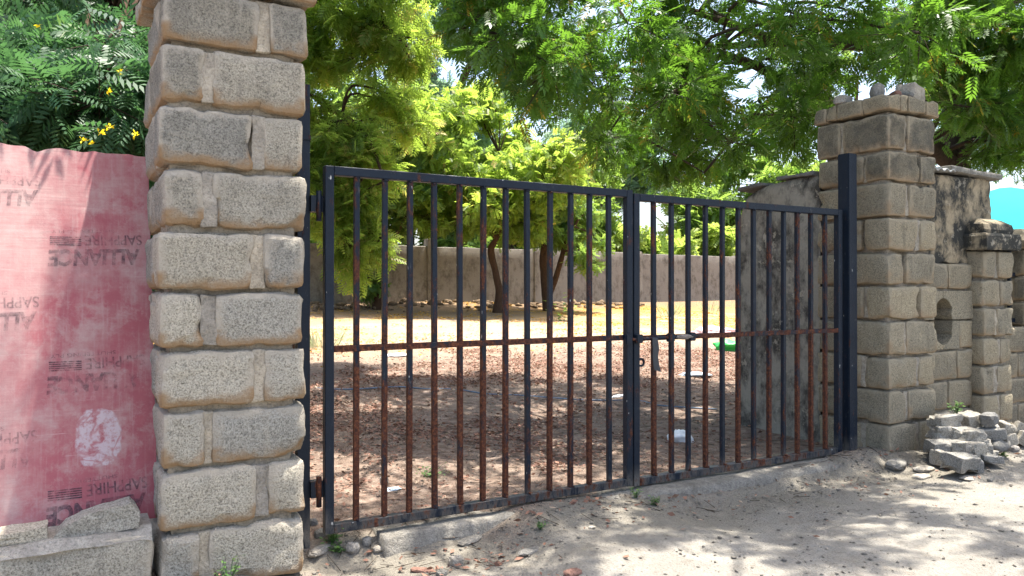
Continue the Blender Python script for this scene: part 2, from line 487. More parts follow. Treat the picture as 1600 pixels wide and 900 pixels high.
M['flower'] = mat_leaf('yellow flower', (0.75, 0.55, 0.01), (0.85, 0.66, 0.02), (0.9, 0.7, 0.04), 0.3, (0.9, 0.75, 0.02), 0.6)
M['bark'] = mat_bark('grey brown bark', (0.025, 0.018, 0.014), (0.11, 0.085, 0.065))
M['bark2'] = mat_bark('dark brown bark', (0.028, 0.018, 0.013), (0.12, 0.075, 0.05))
M['twig'] = mat_simple('twig bark', (0.045, 0.032, 0.022), 0.9)
M['stone'] = mat_mortar('pale stone', (0.42, 0.385, 0.34), (0.2, 0.18, 0.15))
M['gravel'] = mat_mortar('gravel', (0.29, 0.26, 0.22), (0.15, 0.135, 0.115))
M['gravel_dark'] = mat_mortar('earthy rubble', (0.17, 0.125, 0.085), (0.09, 0.065, 0.045))
M['stone_grey'] = mat_mortar('grey stone', (0.24, 0.235, 0.225), (0.12, 0.115, 0.105))
M['brick_red'] = mat_mortar('red brick', (0.33, 0.19, 0.15), (0.22, 0.14, 0.11))
M['white_plastic'] = mat_simple('white plastic', (0.75, 0.77, 0.78), 0.35, 0.1, 20, 0.5, 0.5)
M['paper'] = mat_simple('pale blue sack', (0.50, 0.62, 0.72), 0.6, 0.2, 15, 0.4)
M['pink'] = mat_simple('pink sack', (0.62, 0.42, 0.42), 0.6, 0.2, 15, 0.4)
M['green_plastic'] = mat_simple('green plastic', (0.03, 0.42, 0.07), 0.4, 0.3, 12, 0.4, 0.5)
M['blue_pipe'] = mat_simple('blue pipe', (0.13, 0.19, 0.27), 0.5, 0.2)
M['cloth'] = mat_simple('grey rag', (0.20, 0.17, 0.15), 0.9, 0.3, 60, 0.5)
M['strap'] = mat_simple('grey worn steel', (0.022, 0.026, 0.032), 0.55, 0.5, 40, 0.3, 0.5)
M['tarp'] = mat_simple('turquoise tarpaulin', (0.02, 0.46, 0.52), 0.5, 0.12, 3, 0.3, 0.4)
M['galv'] = mat_simple('corrugated sheet', (0.33, 0.33, 0.32), 0.5, 0.3, 12, 0.3, 0.4)


# ---------------------------------------------------------------- object helpers
def tag(o, label=None, cat=None, group=None, kind=None):
    if label: o['label'] = label
    if cat: o['category'] = cat
    if group: o['group'] = group
    if kind: o['kind'] = kind
    elif cat: o['kind'] = 'thing'
    return o


def empty(name, loc=(0, 0, 0), rz=0.0):
    o = bpy.data.objects.new(name, None)
    COL.objects.link(o)
    o.location = loc
    o.rotation_euler = (0, 0, rz)
    return o


def link(name, me, mat=None, parent=None, loc=None, rot=None):
    o = bpy.data.objects.new(name, me)
    COL.objects.link(o)
    if mat is not None and len(me.materials) == 0:
        me.materials.append(mat)
    if parent is not None:
        o.parent = parent
    if loc is not None: o.location = loc
    if rot is not None: o.rotation_euler = rot
    return o


def bm_mesh(name, bm, smooth=False):
    me = bpy.data.meshes.new(name)
    bm.to_mesh(me)
    bm.free()
    if smooth:
        me.polygons.foreach_set('use_smooth', [True] * len(me.polygons))
    return me


def np_mesh(name, V, F, smooth=False, attrs=None):
    """V (n,3), F (m,k) with k = 3 or 4"""
    me = bpy.data.meshes.new(name)
    V = np.ascontiguousarray(V, dtype=np.float32); F = np.ascontiguousarray(F, dtype=np.int32)
    k = F.shape[1]
    me.vertices.add(len(V)); me.vertices.foreach_set('co', V.ravel())
    me.loops.add(F.size); me.loops.foreach_set('vertex_index', F.ravel())
    me.polygons.add(len(F))
    me.polygons.foreach_set('loop_start', np.arange(0, F.size, k, dtype=np.int32))
    if smooth:
        me.polygons.foreach_set('use_smooth', np.ones(len(F), dtype=bool))
    me.update(calc_edges=True)
    for nm, arr in (attrs or {}).items():
        a = me.attributes.new(nm, 'FLOAT', 'POINT')
        a.data.foreach_set('value', np.ascontiguousarray(arr, dtype=np.float32))
    return me


def box_bm(x0, x1, y0, y1, z0, z1, bm=None):
    bm = bm or bmesh.new()
    r = bmesh.ops.create_cube(bm, size=1.0)
    for v in r['verts']:
        v.co = Vector(((x0 + x1) / 2 + v.co.x * (x1 - x0), (y0 + y1) / 2 + v.co.y * (y1 - y0), (z0 + z1) / 2 + v.co.z * (z1 - z0)))
    return bm


def block_me(dx, dy, dz, r=0.02, cuts=(7, 4, 5), amp=0.006, seed=0, chip=0.0, flat=False, rough=0.0):
    """a rounded, uneven block centred on the origin; 'edge' marks its rims, 'low' its underside rims"""
    nx, ny, nz = cuts
    V = {}; verts = []; faces = []

    def vid(i, j, k):
        key = (i, j, k)
        if key not in V:
            V[key] = len(verts)
            verts.append((i, j, k))
        return V[key]
    for j in range(ny):
        for k in range(nz):
            faces.append((vid(0, j, k), vid(0, j, k + 1), vid(0, j + 1, k + 1), vid(0, j + 1, k)))
            faces.append((vid(nx, j, k), vid(nx, j + 1, k), vid(nx, j + 1, k + 1), vid(nx, j, k + 1)))
    for i in range(nx):
        for k in range(nz):
            faces.append((vid(i, 0, k), vid(i + 1, 0, k), vid(i + 1, 0, k + 1), vid(i, 0, k + 1)))
            faces.append((vid(i, ny, k), vid(i, ny, k + 1), vid(i + 1, ny, k + 1), vid(i + 1, ny, k)))
    for i in range(nx):
        for j in range(ny):
            faces.append((vid(i, j, 0), vid(i, j + 1, 0), vid(i + 1, j + 1, 0), vid(i + 1, j, 0)))
            faces.append((vid(i, j, nz), vid(i + 1, j, nz), vid(i + 1, j + 1, nz), vid(i, j + 1, nz)))
    h = (dx / 2, dy / 2, dz / 2)
    co = []; edge = []; low = []
    off = Vector((seed * 3.71, seed * 1.37, seed * 2.11))

    def grid(t, n, half, rr):
        # first and last ring sit on the rim so that the bevel keeps its width
        if n < 3:
            return (t / n * 2 - 1) * half
        if t == 0: return -half
        if t == n: return half
        return -half + rr + (t - 1) / (n - 2) * 2 * (half - rr)
    for (i, j, k) in verts:
        p = Vector((grid(i, nx, h[0], r * 1.05), grid(j, ny, h[1], r * 1.05), grid(k, nz, h[2], r * 1.05)))
        q = Vector([max(-h[a] + r, min(h[a] - r, p[a])) for a in range(3)])
        d = p - q
        if d.length > 1e-6:
            e = 1.0
            p = q + d.normalized() * r if sum(abs(c) > 1e-6 for c in d) > 1 else p
        else:
            e = 0.0
        nd = d.normalized() if d.length > 1e-6 else Vector((0, 0, 0))
        n1 = mnoise.noise(p * 9 + off); n2 = mnoise.noise(p * 28 + off)
        p = p + nd * (amp * (n1 * 1.2 + n2 * 0.7)) + Vector((mnoise.noise(p * 6 + off * 2), mnoise.noise(p * 6 + off * 3), mnoise.noise(p * 6 + off * 4))) * amp * 0.8
        if rough:
            p = p + Vector((mnoise.noise(p * 13 + off), mnoise.noise(p * 13 + off * 5), mnoise.noise(p * 13 + off * 7))) * rough
        # how close to the rims of a face
        ds = sorted([(h[a] - abs(grid((i, j, k)[a], (nx, ny, nz)[a], h[a], r * 1.05))) for a in range(3)])
        ee = max(0.0, 1.0 - ds[1] / (r * 1.9))
        if chip and ds[1] < r * 1.5:
            c = mnoise.noise(p * 11 + off * 2)
            if c > 0.12:
                p = p - Vector([(1 if v > 0 else -1) for v in p]) * chip * (c - 0.12) * 2
        co.append(p); edge.append(ee)
        low.append(1.0 if p.z < -h[2] * 0.35 else 0.0)
    me = bpy.data.meshes.new('block')
    me.from_pydata(co, [], faces)
    me.polygons.foreach_set('use_smooth', [True] * len(me.polygons))
    me.set_sharp_from_angle(angle=math.radians(14 if flat else 24))
    for nm, arr in (('edge', edge), ('low', low)):
        a = me.attributes.new(nm, 'FLOAT', 'POINT')
        a.data.foreach_set('value', arr)
    return me


def rough_box(x0, x1, y0, y1, z0, z1, step=0.08, amp=0.01, freq=6, seed=0, r=0.015, smooth=True):
    dx, dy, dz = x1 - x0, y1 - y0, z1 - z0
    cuts = tuple(max(3, int(round(d / step)) + 2) for d in (dx, dy, dz))
    me = block_me(dx, dy, dz, r, cuts, amp, seed, 0, not smooth)
    me.transform(__import__('mathutils').Matrix.Translation(((x0 + x1) / 2, (y0 + y1) / 2, (z0 + z1) / 2)))
    return me


def tube_mesh(polys, sides=8, wob=0.0):
    """polys: list of (points, radii) -> one mesh"""
    V = []; F = []
    for pts, rad in polys:
        pts = [Vector(p) for p in pts]
        n = len(pts)
        base = len(V)
        up = Vector((0, 0, 1))
        prev = None
        for i in range(n):
            t = (pts[min(i + 1, n - 1)] - pts[max(i - 1, 0)]).normalized()
            if prev is None:
                a = t.cross(up if abs(t.z) < 0.95 else Vector((1, 0, 0))).normalized()
            else:
                a = (prev - t * prev.dot(t)).normalized()
            prev = a
            c = t.cross(a)
            for s in range(sides):
                th = 2 * math.pi * s / sides
                rr = rad[i]
                if wob:
                    rr *= 1 + wob * mnoise.noise(Vector((pts[i].x * 3 + s, pts[i].y * 3, pts[i].z * 3)))
                V.append(pts[i] + (a * math.cos(th) + c * math.sin(th)) * rr)
        for i in range(n - 1):
            for s in range(sides):
                s2 = (s + 1) % sides
                F.append((base + i * sides + s, base + i * sides + s2, base + (i + 1) * sides + s2, base + (i + 1) * sides + s))
        c0 = len(V); V.append(pts[0]); c1 = len(V); V.append(pts[-1])
        for s in range(sides):
            s2 = (s + 1) % sides
            F.append((base + s2, base + s, c0)); F.append((base + (n - 1) * sides + s, base + (n - 1) * sides + s2, c1))
    me = bpy.data.meshes.new('tube')
    me.from_pydata([tuple(v) for v in V], [], F)
    me.polygons.foreach_set('use_smooth', [True] * len(me.polygons))
    return me


def smooth_path(pts, rads, n=5):
    """Catmull-Rom through pts"""
    P = [Vector(p) for p in pts]
    out = []; ro = []
    for i in range(len(P) - 1):
        p0 = P[max(i - 1, 0)]; p1 = P[i]; p2 = P[i + 1]; p3 = P[min(i + 2, len(P) - 1)]
        for k in range(n):
            t = k / n
            out.append(0.5 * ((2 * p1) + (p2 - p0) * t + (2 * p0 - 5 * p1 + 4 * p2 - p3) * t * t + (3 * p1 - p0 - 3 * p2 + p3) * t ** 3))
            ro.append(rads[i] * (1 - t) + rads[i + 1] * t)
    out.append(P[-1]); ro.append(rads[-1])
    return out, ro


def rock_me(sx, sy, sz, seed, sub=2, amp=0.28, angular=True):
    bm = bmesh.new()
    bmesh.ops.create_icosphere(bm, subdivisions=sub, radius=0.5)
    o = Vector((seed * 1.7, seed * 2.3, seed * 0.9))
    for v in bm.verts:
        d = 1 + amp * mnoise.noise(v.co * 2.6 + o) * 1.4 + amp * 0.5 * mnoise.noise(v.co * 6 + o)
        if angular:
            c = v.co * d
            m = max(abs(c.x), abs(c.y), abs(c.z))
            v.co = c.lerp(c * (0.5 / max(m, 1e-4)) * 0.86, 0.55)
        else:
            v.co = v.co * d
        v.co.x *= sx; v.co.y *= sy; v.co.z *= sz
    return bm_mesh('stone', bm, not angular)


# ================================================================ THE GROUND
def build_ground():
    def axis(segs):
        a = []
        for (s, e, st) in segs:
            a += list(np.arange(s, e - 1e-6, st))
        a.append(segs[-1][1])
        return np.array(a)
    xs = axis([(-300, -40, 65), (-40, -8, 4), (-8, -2, 0.5), (-2, 6.4, 0.035), (6.4, 14, 0.4), (14, 46, 4), (46, 300, 64)])
    ys = axis([(-300, -40, 65), (-40, -6, 4), (-6, -2.0, 0.3), (-2.0, 1.6, 0.035), (1.6, 5, 0.07), (5, 18, 0.2), (18, 40, 2), (40, 300, 65)])
    X, Y = np.meshgrid(xs, ys, indexing='ij')
    Z = gnd(X, Y)
    V = np.stack([X, Y, Z], -1).reshape(-1, 3)
    nx, ny = len(xs), len(ys)
    i, j = np.meshgrid(np.arange(nx - 1), np.arange(ny - 1), indexing='ij')
    a = (i * ny + j).ravel()
    F = np.stack([a, a + ny, a + ny + 1, a + 1], -1)
    o = link('ground', np_mesh('ground', V, F, True), M['ground'])
    tag(o, kind='structure')


build_ground()


# ================================================================ PILLARS
def pillar(label, x0, y0, w, d, joints, mat, wear, seed, res, thick=0.2, jit=0.006, mirror=False, r=0.024, gap=0.014, rec=0.040):
    """a pillar of concrete blocks laid pinwheel fashion round a mortar core; joints = heights of the bed joints"""
    root = empty('gate_pillar', (x0 + w / 2, y0 + d / 2, 0))
    tag(root, label, 'pillar')
    rnd = random.Random(seed)
    zl, zh = joints[0], joints[-1]
    core = rough_box(-w / 2 + rec, w / 2 - rec, -d / 2 + rec, d / 2 - rec, zl, zh, 0.05, 0.014, 6, seed, 0.01)
    link('mortar_core', core, M['mortar'], root)
    for c in range(len(joints) - 1):
        za, zb = joints[c], joints[c + 1]
        h = zb - za - gap
        t = thick * rnd.uniform(0.88, 1.06)
        g = 0.024 * rnd.uniform(0.5, 1.4)
        sx = rnd.uniform(-jit, jit); sy = rnd.uniform(-jit, jit) * 0.7
        wv = wear(c) if callable(wear) else wear
        flip = (c % 2 == 1) ^ mirror
        hw, hd = w / 2, d / 2
        if not flip:
            rects = [(-hw + t + g, hw, -hd, -hd + t), (-hw, -hw + t, -hd, hd - t - g), (-hw, hw - t - g, hd - t, hd), (hw - t, hw, -hd + t + g, hd)]
            jts = [(-hw + t, -hw + t + g, -hd, -hd + t), (-hw, -hw + t, hd - t - g, hd - t)]
        else:
            rects = [(-hw, hw - t - g, -hd, -hd + t), (-hw, -hw + t, -hd + t + g, hd), (-hw + t + g, hw, hd - t, hd), (hw - t, hw, -hd, hd - t - g)]
            jts = [(hw - t - g, hw - t, -hd, -hd + t), (-hw, -hw + t, -hd + t, -hd + t + g)]
        for bi, (xa, xb, ya, yb) in enumerate(rects):
            proud = rnd.uniform(-0.003, 0.004)
            n = res if bi < 2 else 3
            cuts = (max(5, int((xb - xa) / 0.2 * n)), max(5, int((yb - ya) / 0.2 * n)), max(5, n))
            me = block_me(xb - xa, yb - ya, h, r * rnd.uniform(0.75, 1.2), cuts, 0.007, seed * 31 + c * 7 + bi, 0.014)
            o = link('block', me, mat, root, ((xa + xb) / 2 + sx + (proud if xa > 0 else -proud), (ya + yb) / 2 + sy - proud, (za + zb) / 2),
                     (rnd.uniform(-.008, .008), rnd.uniform(-.010, .010), rnd.uniform(-.015, .015)))
            o['wear'] = wv * rnd.uniform(0.7, 1.2)
        for (xa, xb, ya, yb) in jts:
            if rnd.random() < 0.88:
                rc = rnd.uniform(0.008, 0.018)
                if ya == -hd:
                    me = rough_box(xa - 0.016, xb + 0.016, ya + rc, yb - 0.02, za + 0.012, zb - 0.012, 0.018, 0.008, 6, seed * 7 + c, 0.006)
                else:
                    me = rough_box(xa + rc, xb - 0.02, ya - 0.014, yb + 0.014, za + 0.012, zb - 0.012, 0.025, 0.008, 6, seed + c, 0.006)
                link('mortar_joint', me, M['joint'], root, (sx, sy, 0))
    return root


JL = [-0.06, 0.178, 0.412, 0.639, 0.868, 1.0925, 1.329, 1.566, 1.803, 2.035, 2.262]
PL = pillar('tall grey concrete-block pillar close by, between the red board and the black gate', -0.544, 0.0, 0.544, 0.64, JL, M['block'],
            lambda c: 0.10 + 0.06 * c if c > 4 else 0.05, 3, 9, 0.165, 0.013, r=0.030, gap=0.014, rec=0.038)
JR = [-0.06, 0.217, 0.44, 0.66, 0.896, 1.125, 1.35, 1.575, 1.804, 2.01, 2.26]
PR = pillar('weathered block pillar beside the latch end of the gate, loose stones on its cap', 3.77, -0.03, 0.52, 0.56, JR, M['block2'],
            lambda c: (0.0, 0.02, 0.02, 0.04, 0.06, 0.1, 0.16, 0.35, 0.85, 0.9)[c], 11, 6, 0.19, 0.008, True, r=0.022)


def cap_course(root, w, d, z0, z1, over, seed, mat, wear):
    rnd = random.Random(seed)
    hw, hd = w / 2 + over, d / 2 + over
    t = 0.2
    pieces = [(-hw, -0.155, -hd, -hd + t), (-0.148, -0.075, -hd, -hd + t), (-0.068, 0.12, -hd, -hd + t), (0.127, hw, -hd, -hd + t),
              (-hw, -hw + t, -hd + t + 0.006, 0.10), (-hw, -hw + t, 0.106, 0.19), (-hw, -hw + t, 0.196, hd),
              (hw - t, hw, -hd + t + 0.012, hd), (-hw + t + 0.012, hw - t - 0.012, hd - t, hd), (-hw + t + 0.01, hw - t - 0.01, -hd + t + 0.01, hd - t - 0.01)]
    for i, (a, b_, c, e) in enumerate(pieces):
        me = block_me(b_ - a, e - c, z1 - z0, 0.012, (6, 6, 5), 0.007, seed + i, 0.015)
        o = link('capstone', me, mat, root, ((a + b_) / 2, (c + e) / 2, (z0 + z1) / 2 + rnd.uniform(-.006, .006)))
        o['wear'] = wear


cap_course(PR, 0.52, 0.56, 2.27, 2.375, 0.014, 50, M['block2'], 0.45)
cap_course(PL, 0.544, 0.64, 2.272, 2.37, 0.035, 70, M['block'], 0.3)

# ---------------------------------------------------------------- stub of plastered wall behind the latch pillar
def prism(poly, axis, a0, a1, name='prism', cuts=0):
    """extrude a closed outline (u, z) along axis 'x' or 'y'"""
    bm = bmesh.new()
    def mk(u, z, a):
        return bm.verts.new((u, a, z) if axis == 'y' else (a, u, z))
    f0 = [mk(u, z, a0) for u, z in poly]; f1 = [mk(u, z, a1) for u, z in poly]
    n = len(poly)
    bm.faces.new(f0); bm.faces.new(list(reversed(f1)))
    for i in range(n):
        bm.faces.new((f0[(i + 1) % n], f0[i], f1[i], f1[(i + 1) % n]))
    bmesh.ops.recalc_face_normals(bm, faces=bm.faces)
    return bm


def stub_wall():
    root = empty('stub_wall', (3.9, 0.9, 0))
    tag(root, 'short mould-blackened plaster wall running inward from the right gate pillar', 'wall')
    out = []
    top = [(0.52, 1.92), (0.80, 1.915), (0.98, 1.90), (1.12, 1.875), (1.20, 1.84), (1.255, 1.79), (1.275, 1.72)]
    ny, nz = 22, 44
    V = []; F = []
    ya, yb = 0.52, 1.275
    for side, x in ((0, 3.80), (1, 4.02)):
        for i in range(ny + 1):
            y = ya + (yb - ya) * i / ny
            zt = np.interp(y, [t[0] for t in top], [t[1] for t in top])
            for k in range(nz + 1):
                z = -0.1 + (zt + 0.1) * k / nz
                bump_ = 0.012 * mnoise.noise(Vector((x * 3, y * 7, z * 7))) + 0.006 * mnoise.noise(Vector((x, y * 22, z * 22)))
                ed = 0.02 * (k == nz) * (1 if side == 0 else -1)
                V.append((x + (bump_ if side == 0 else -bump_) + ed, y + 0.02 * mnoise.noise(Vector((3, 5, z * 5))) * (i == ny), z))
    N = (ny + 1) * (nz + 1)
    def q(s, i, k): return s * N + i * (nz + 1) + k
    for i in range(ny):
        for k in range(nz):
            F.append((q(0, i, k), q(0, i, k + 1), q(0, i + 1, k + 1), q(0, i + 1, k)))
            F.append((q(1, i, k), q(1, i + 1, k), q(1, i + 1, k + 1), q(1, i, k + 1)))
        F.append((q(0, i, nz), q(1, i, nz), q(1, i + 1, nz), q(0, i + 1, nz)))
    for k in range(nz):
        F.append((q(0, ny, k), q(0, ny, k + 1), q(1, ny, k + 1), q(1, ny, k)))
    me = bpy.data.meshes.new('plaster'); me.from_pydata(V, [], F)
    me.polygons.foreach_set('use_smooth', [True] * len(me.polygons))
    o = link('plaster', me, M['plaster_in'], root); o.location = (-3.9, -0.9, 0)
    # thin weathered coping, broken in two
    for (a, b_, dz) in ((0.53, 0.86, 0.0), (0.87, 1.11, -0.012)):
        me = rough_box(-0.13, 0.13, a - 0.9, b_ - 0.9, 1.918, 1.945, 0.06, 0.008, 6, int(a * 50), 0.008)
        link('coping_stone', me, M['stone_grey'], root, (0.01, 0, dz), (-0.02 if a < .6 else -0.09, 0, 0))


stub_wall()

# ---------------------------------------------------------------- wall right of the latch pillar
def side_wall():
    root = empty('boundary_wall', (4.8, 0.2, 0))
    tag(root, 'boundary wall with a broken round hole, yellowed plaster above bare blocks', 'wall')
    def lk(name, me, mat, rot=None):
        o = link(name, me, mat, root, (-4.8, -0.2, 0), rot); return o
    lk('core', rough_box(4.27, 5.20, 0.34, 0.46, -0.1, 1.93, 0.1, 0.01, 6, 5, 0.01), M['mortar'])
    lk('plaster', rough_box(4.262, 5.215, 0.105, 0.24, 1.285, 1.925, 0.035, 0.016, 6, 9, 0.02), M['plaster_out'])
    js = [0.02, 0.24, 0.45, 0.67, 0.88, 1.095, 1.29]
    cx, cz, ax, az = 4.525, 0.872, 0.108, 0.165
    # mortar behind the blocks, left open where the hole is
    for (xa, xb, za, zb) in ((4.27, 5.2, 0.0, 0.68), (4.27, 5.2, 1.06, 1.285), (4.655, 5.2, 0.68, 1.06), (4.27, 4.395, 0.68, 1.06)):
        lk('mortar', rough_box(xa, xb, 0.095, 0.345, za, zb, 0.06, 0.007, 6, int(za * 30), 0.006), M['mortar'])
    for c in range(6):
        za, zb = js[c] + 0.006, js[c + 1] - 0.006
        cut = 4.60 if c % 2 else 4.70
        if c in (3, 4):
            # outline with the bite of the hole taken out
            for side in (0, 1):
                poly = []
                zs = np.unique(np.concatenate([np.linspace(za, zb, 9), [z for z in (cz - az + .002, cz - az + .012, cz - az + .03, cz + az - .03, cz + az - .012, cz + az - .002) if za < z < zb]]))
                arc = []
                for z in zs:
                    t = (z - cz) / az
                    if abs(t) < 1:
                        w_ = ax * math.sqrt(1 - abs(t) ** 3) * (1 + 0.25 * mnoise.noise(Vector((z * 19, side * 3.0, 1))))
                        arc.append((cx - w_ if side == 0 else cx + w_, z))
                    else:
                        arc.append((cx - 0.002 if side == 0 else cx + 0.002, z))
                if side == 0:
                    poly = [(4.275, za), *arc, (4.275, zb)]
                else:
                    end = 4.72 if c == 3 else 4.89
                    poly = [*arc, (end, zb), (end, za)]
                bm = prism(poly, 'y', 0.062, 0.215)
                me = bm_mesh('block', bm)
                o = lk('block', me, M['block2']); o['wear'] = 0.05
                if side == 1 and c == 3:
                    me = block_me(0.165, 0.15, zb - za, 0.014, (5, 5, 6), 0.005, 91)
                    o = link('block', me, M['block2'], root, (4.809 - 4.8, 0.137 - 0.2, (za + zb) / 2)); o['wear'] = 0.05
            continue
        for (xa, xb) in ((4.275, cut - 0.004), (cut + 0.004, 4.895)):
            me = block_me(xb - xa, 0.15, zb - za, 0.02, (7, 5, 6), 0.005, c * 5 + int(xa * 10), 0.01)
            o = link('block', me, M['block2'], root, ((xa + xb) / 2 - 4.8, 0.137 - 0.2 + (0.004 if c % 2 else 0), (za + zb) / 2)); o['wear'] = 0.1 + 0.05 * c
    # sheet of corrugated roofing and a slab as coping
    V = []; F = []
    n = 26
    for i in range(n + 1):
        x = 4.25 + 0.42 * i / n
        z = 1.955 + 0.010 * math.sin(i * 1.35)
        V += [(x, 0.06, z - 0.01), (x, 0.40, z + 0.02), (x, 0.06, z - 0.002), (x, 0.40, z + 0.028)]
    for i in range(n):
        a = i * 4; b_ = a + 4
        F += [(a + 2, b_ + 2, b_ + 3, a + 3), (a, a + 1, b_ + 1, b_), (a, b_, b_ + 2, a + 2)]
    me = bpy.data.meshes.new('roof_sheet'); me.from_pydata(V, [], F)
    lk('roof_sheet', me, M['galv'])
    o = link('coping_slab', rough_box(-0.33, 0.33, -0.17, 0.17, -0.02, 0.02, 0.08, 0.006, 6, 8, 0.008), M['stone_grey'], root, (0.16, 0.03, 1.957), (0, 0.035, 0))


side_wall()

# small pilaster with a moulded cap
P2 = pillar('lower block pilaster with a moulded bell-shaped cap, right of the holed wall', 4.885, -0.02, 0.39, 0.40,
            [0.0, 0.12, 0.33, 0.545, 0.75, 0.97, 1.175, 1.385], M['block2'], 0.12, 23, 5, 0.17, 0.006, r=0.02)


def bell_cap(root, z0):
    rings = [(0.262, z0, 0), (0.268, z0 + 0.015, 0), (0.270, z0 + 0.10, 0), (0.262, z0 + 0.118, 0), (0.228, z0 + 0.122, 0), (0.232, z0 + 0.15, 0), (0.222, z0 + 0.19, 0),
             (0.17, z0 + 0.225, 0), (0.115, z0 + 0.245, 0), (0.06, z0 + 0.262, 0)]
    V = []; F = []
    n = 24
    for (h, z, _) in rings:
        for k in range(n):
            s, t = divmod(k, n // 4)
            u = -1 + 2 * t / (n // 4)
            x, y = ((u, -1), (1, u), (-u, 1), (-1, -u))[s]
            nn = 0.012 * mnoise.noise(Vector((x * 2, y * 2, z * 9)))
            V.append((x * h * 0.86 + nn, y * (h - 0.03) + nn, z + nn * 0.5))
    for r_ in range(len(rings) - 1):
        for k in range(n):
            k2 = (k + 1) % n
            F.append((r_ * n + k, r_ * n + k2, (r_ + 1) * n + k2, (r_ + 1) * n + k))
    F.append(tuple(range((len(rings) - 1) * n, len(rings) * n)))
    me = bpy.data.meshes.new('moulded_cap'); me.from_pydata(V, [], F)
    link('moulded_cap', me, M['plaster_out'], root)


bell_cap(P2, 1.387)


def far_right():
    # low block wall carrying a black railing, seen past the pilaster
    root = empty('railing_wall', (6.2, 0.25, 0))
    tag(root, 'low block wall past the pilaster, partly out of the picture', 'wall')
    link('mortar_core', rough_box(-0.95, 1.4, -0.09, 0.11, -0.1, 0.80, 0.12, 0.01, 6, 61, 0.01), M['mortar'], root)
    for c in range(4):
        x = -0.94 + (0.2 if c % 2 else 0.0)
        while x < 1.3:
            o = link('block', block_me(0.385, 0.2, 0.19, 0.018, (6, 4, 5), 0.005, 200 + c * 9 + int(x * 7)), M['block2'], root, (x + 0.2, -0.012, 0.1 + 0.2 * c)); o['wear'] = 0.5
            x += 0.4
    g = empty('railing', (6.2, 0.25, 0.8))
    tag(g, 'black metal railing standing on the low wall at the right edge', 'railing')
    for z in (0.05, 0.42):
        link('rail', bm_mesh('rail', box_bm(-0.95, 1.3, -0.015, 0.015, z - 0.015, z + 0.015)), M['gate'], g)['rust'] = 0.2
    me = bm_mesh('bar', box_bm(-0.011, 0.011, -0.011, 0.011, 0.0, 0.62))
    for i in range(12):
        link('bar', me, M['gate'], g, (-0.80 + i * 0.17, 0, 0))['rust'] = 0.2
    p = pillar('dark weathered block post with a flat cap at the right picture edge', 5.80, 0.16, 0.30, 0.30, [0.80, 1.0, 1.2, 1.42], M['block2'], 1.0, 41, 4, 0.1, 0.004, r=0.018)
    cap_me = rough_box(-0.19, 0.19, -0.19, 0.19, 1.425, 1.50, 0.06, 0.006, 6, 44, 0.012)
    link('capstone', cap_me, M['block2'], p)['wear'] = 1.0
    bm = bmesh.new()
    bmesh.ops.create_cone(bm, segments=4, radius1=0.25, radius2=0.12, depth=0.09, cap_ends=True)
    bmesh.ops.rotate(bm, verts=bm.verts, cent=(0, 0, 0), matrix=__import__('mathutils').Matrix.Rotation(math.pi / 4, 3, 'Z'))
    bmesh.ops.translate(bm, verts=bm.verts, vec=(0, 0, 1.547))
    link('cap_top', bm_mesh('cap_top', bm), M['block2'], p)['wear'] = 1.0


far_right()

# ================================================================ FAR WALL
def far_wall():
    Y0 = 15.85
    root = empty('compound_wall', (9, Y0, 0))
    tag(root, 'long plastered compound wall at the far end of the yard behind the trees', 'wall')
    xs = [-9.0, -4.6, -0.8, 3.4, 7.55, 10.9, 14.6, 19, 24, 29, 34]
    rnd = random.Random(5)
    for i in range(len(xs) - 1):
        a, b_ = xs[i], xs[i + 1]
        top = 2.235 + rnd.uniform(-0.02, 0.02)
        me = rough_box(a - 9 + 0.13, b_ - 9 - 0.13, 0, 0.2, 0.2, top, 0.25, 0.012, 6, i, 0.02)
        link('wall_panel', me, M['plaster_far'], root)
        me = rough_box(b_ - 9 - 0.14, b_ - 9 + 0.14, -0.05, 0.24, 0.2, top + (0.22 if i == 3 else 0.03), 0.15, 0.012, 6, i + 20, 0.03)
        link('pier', me, M['plaster_far'], root)


far_wall()

# ================================================================ GATE
GY = 0.142
GX0, GXM, GX1 = 0.115, 1.795, 3.515


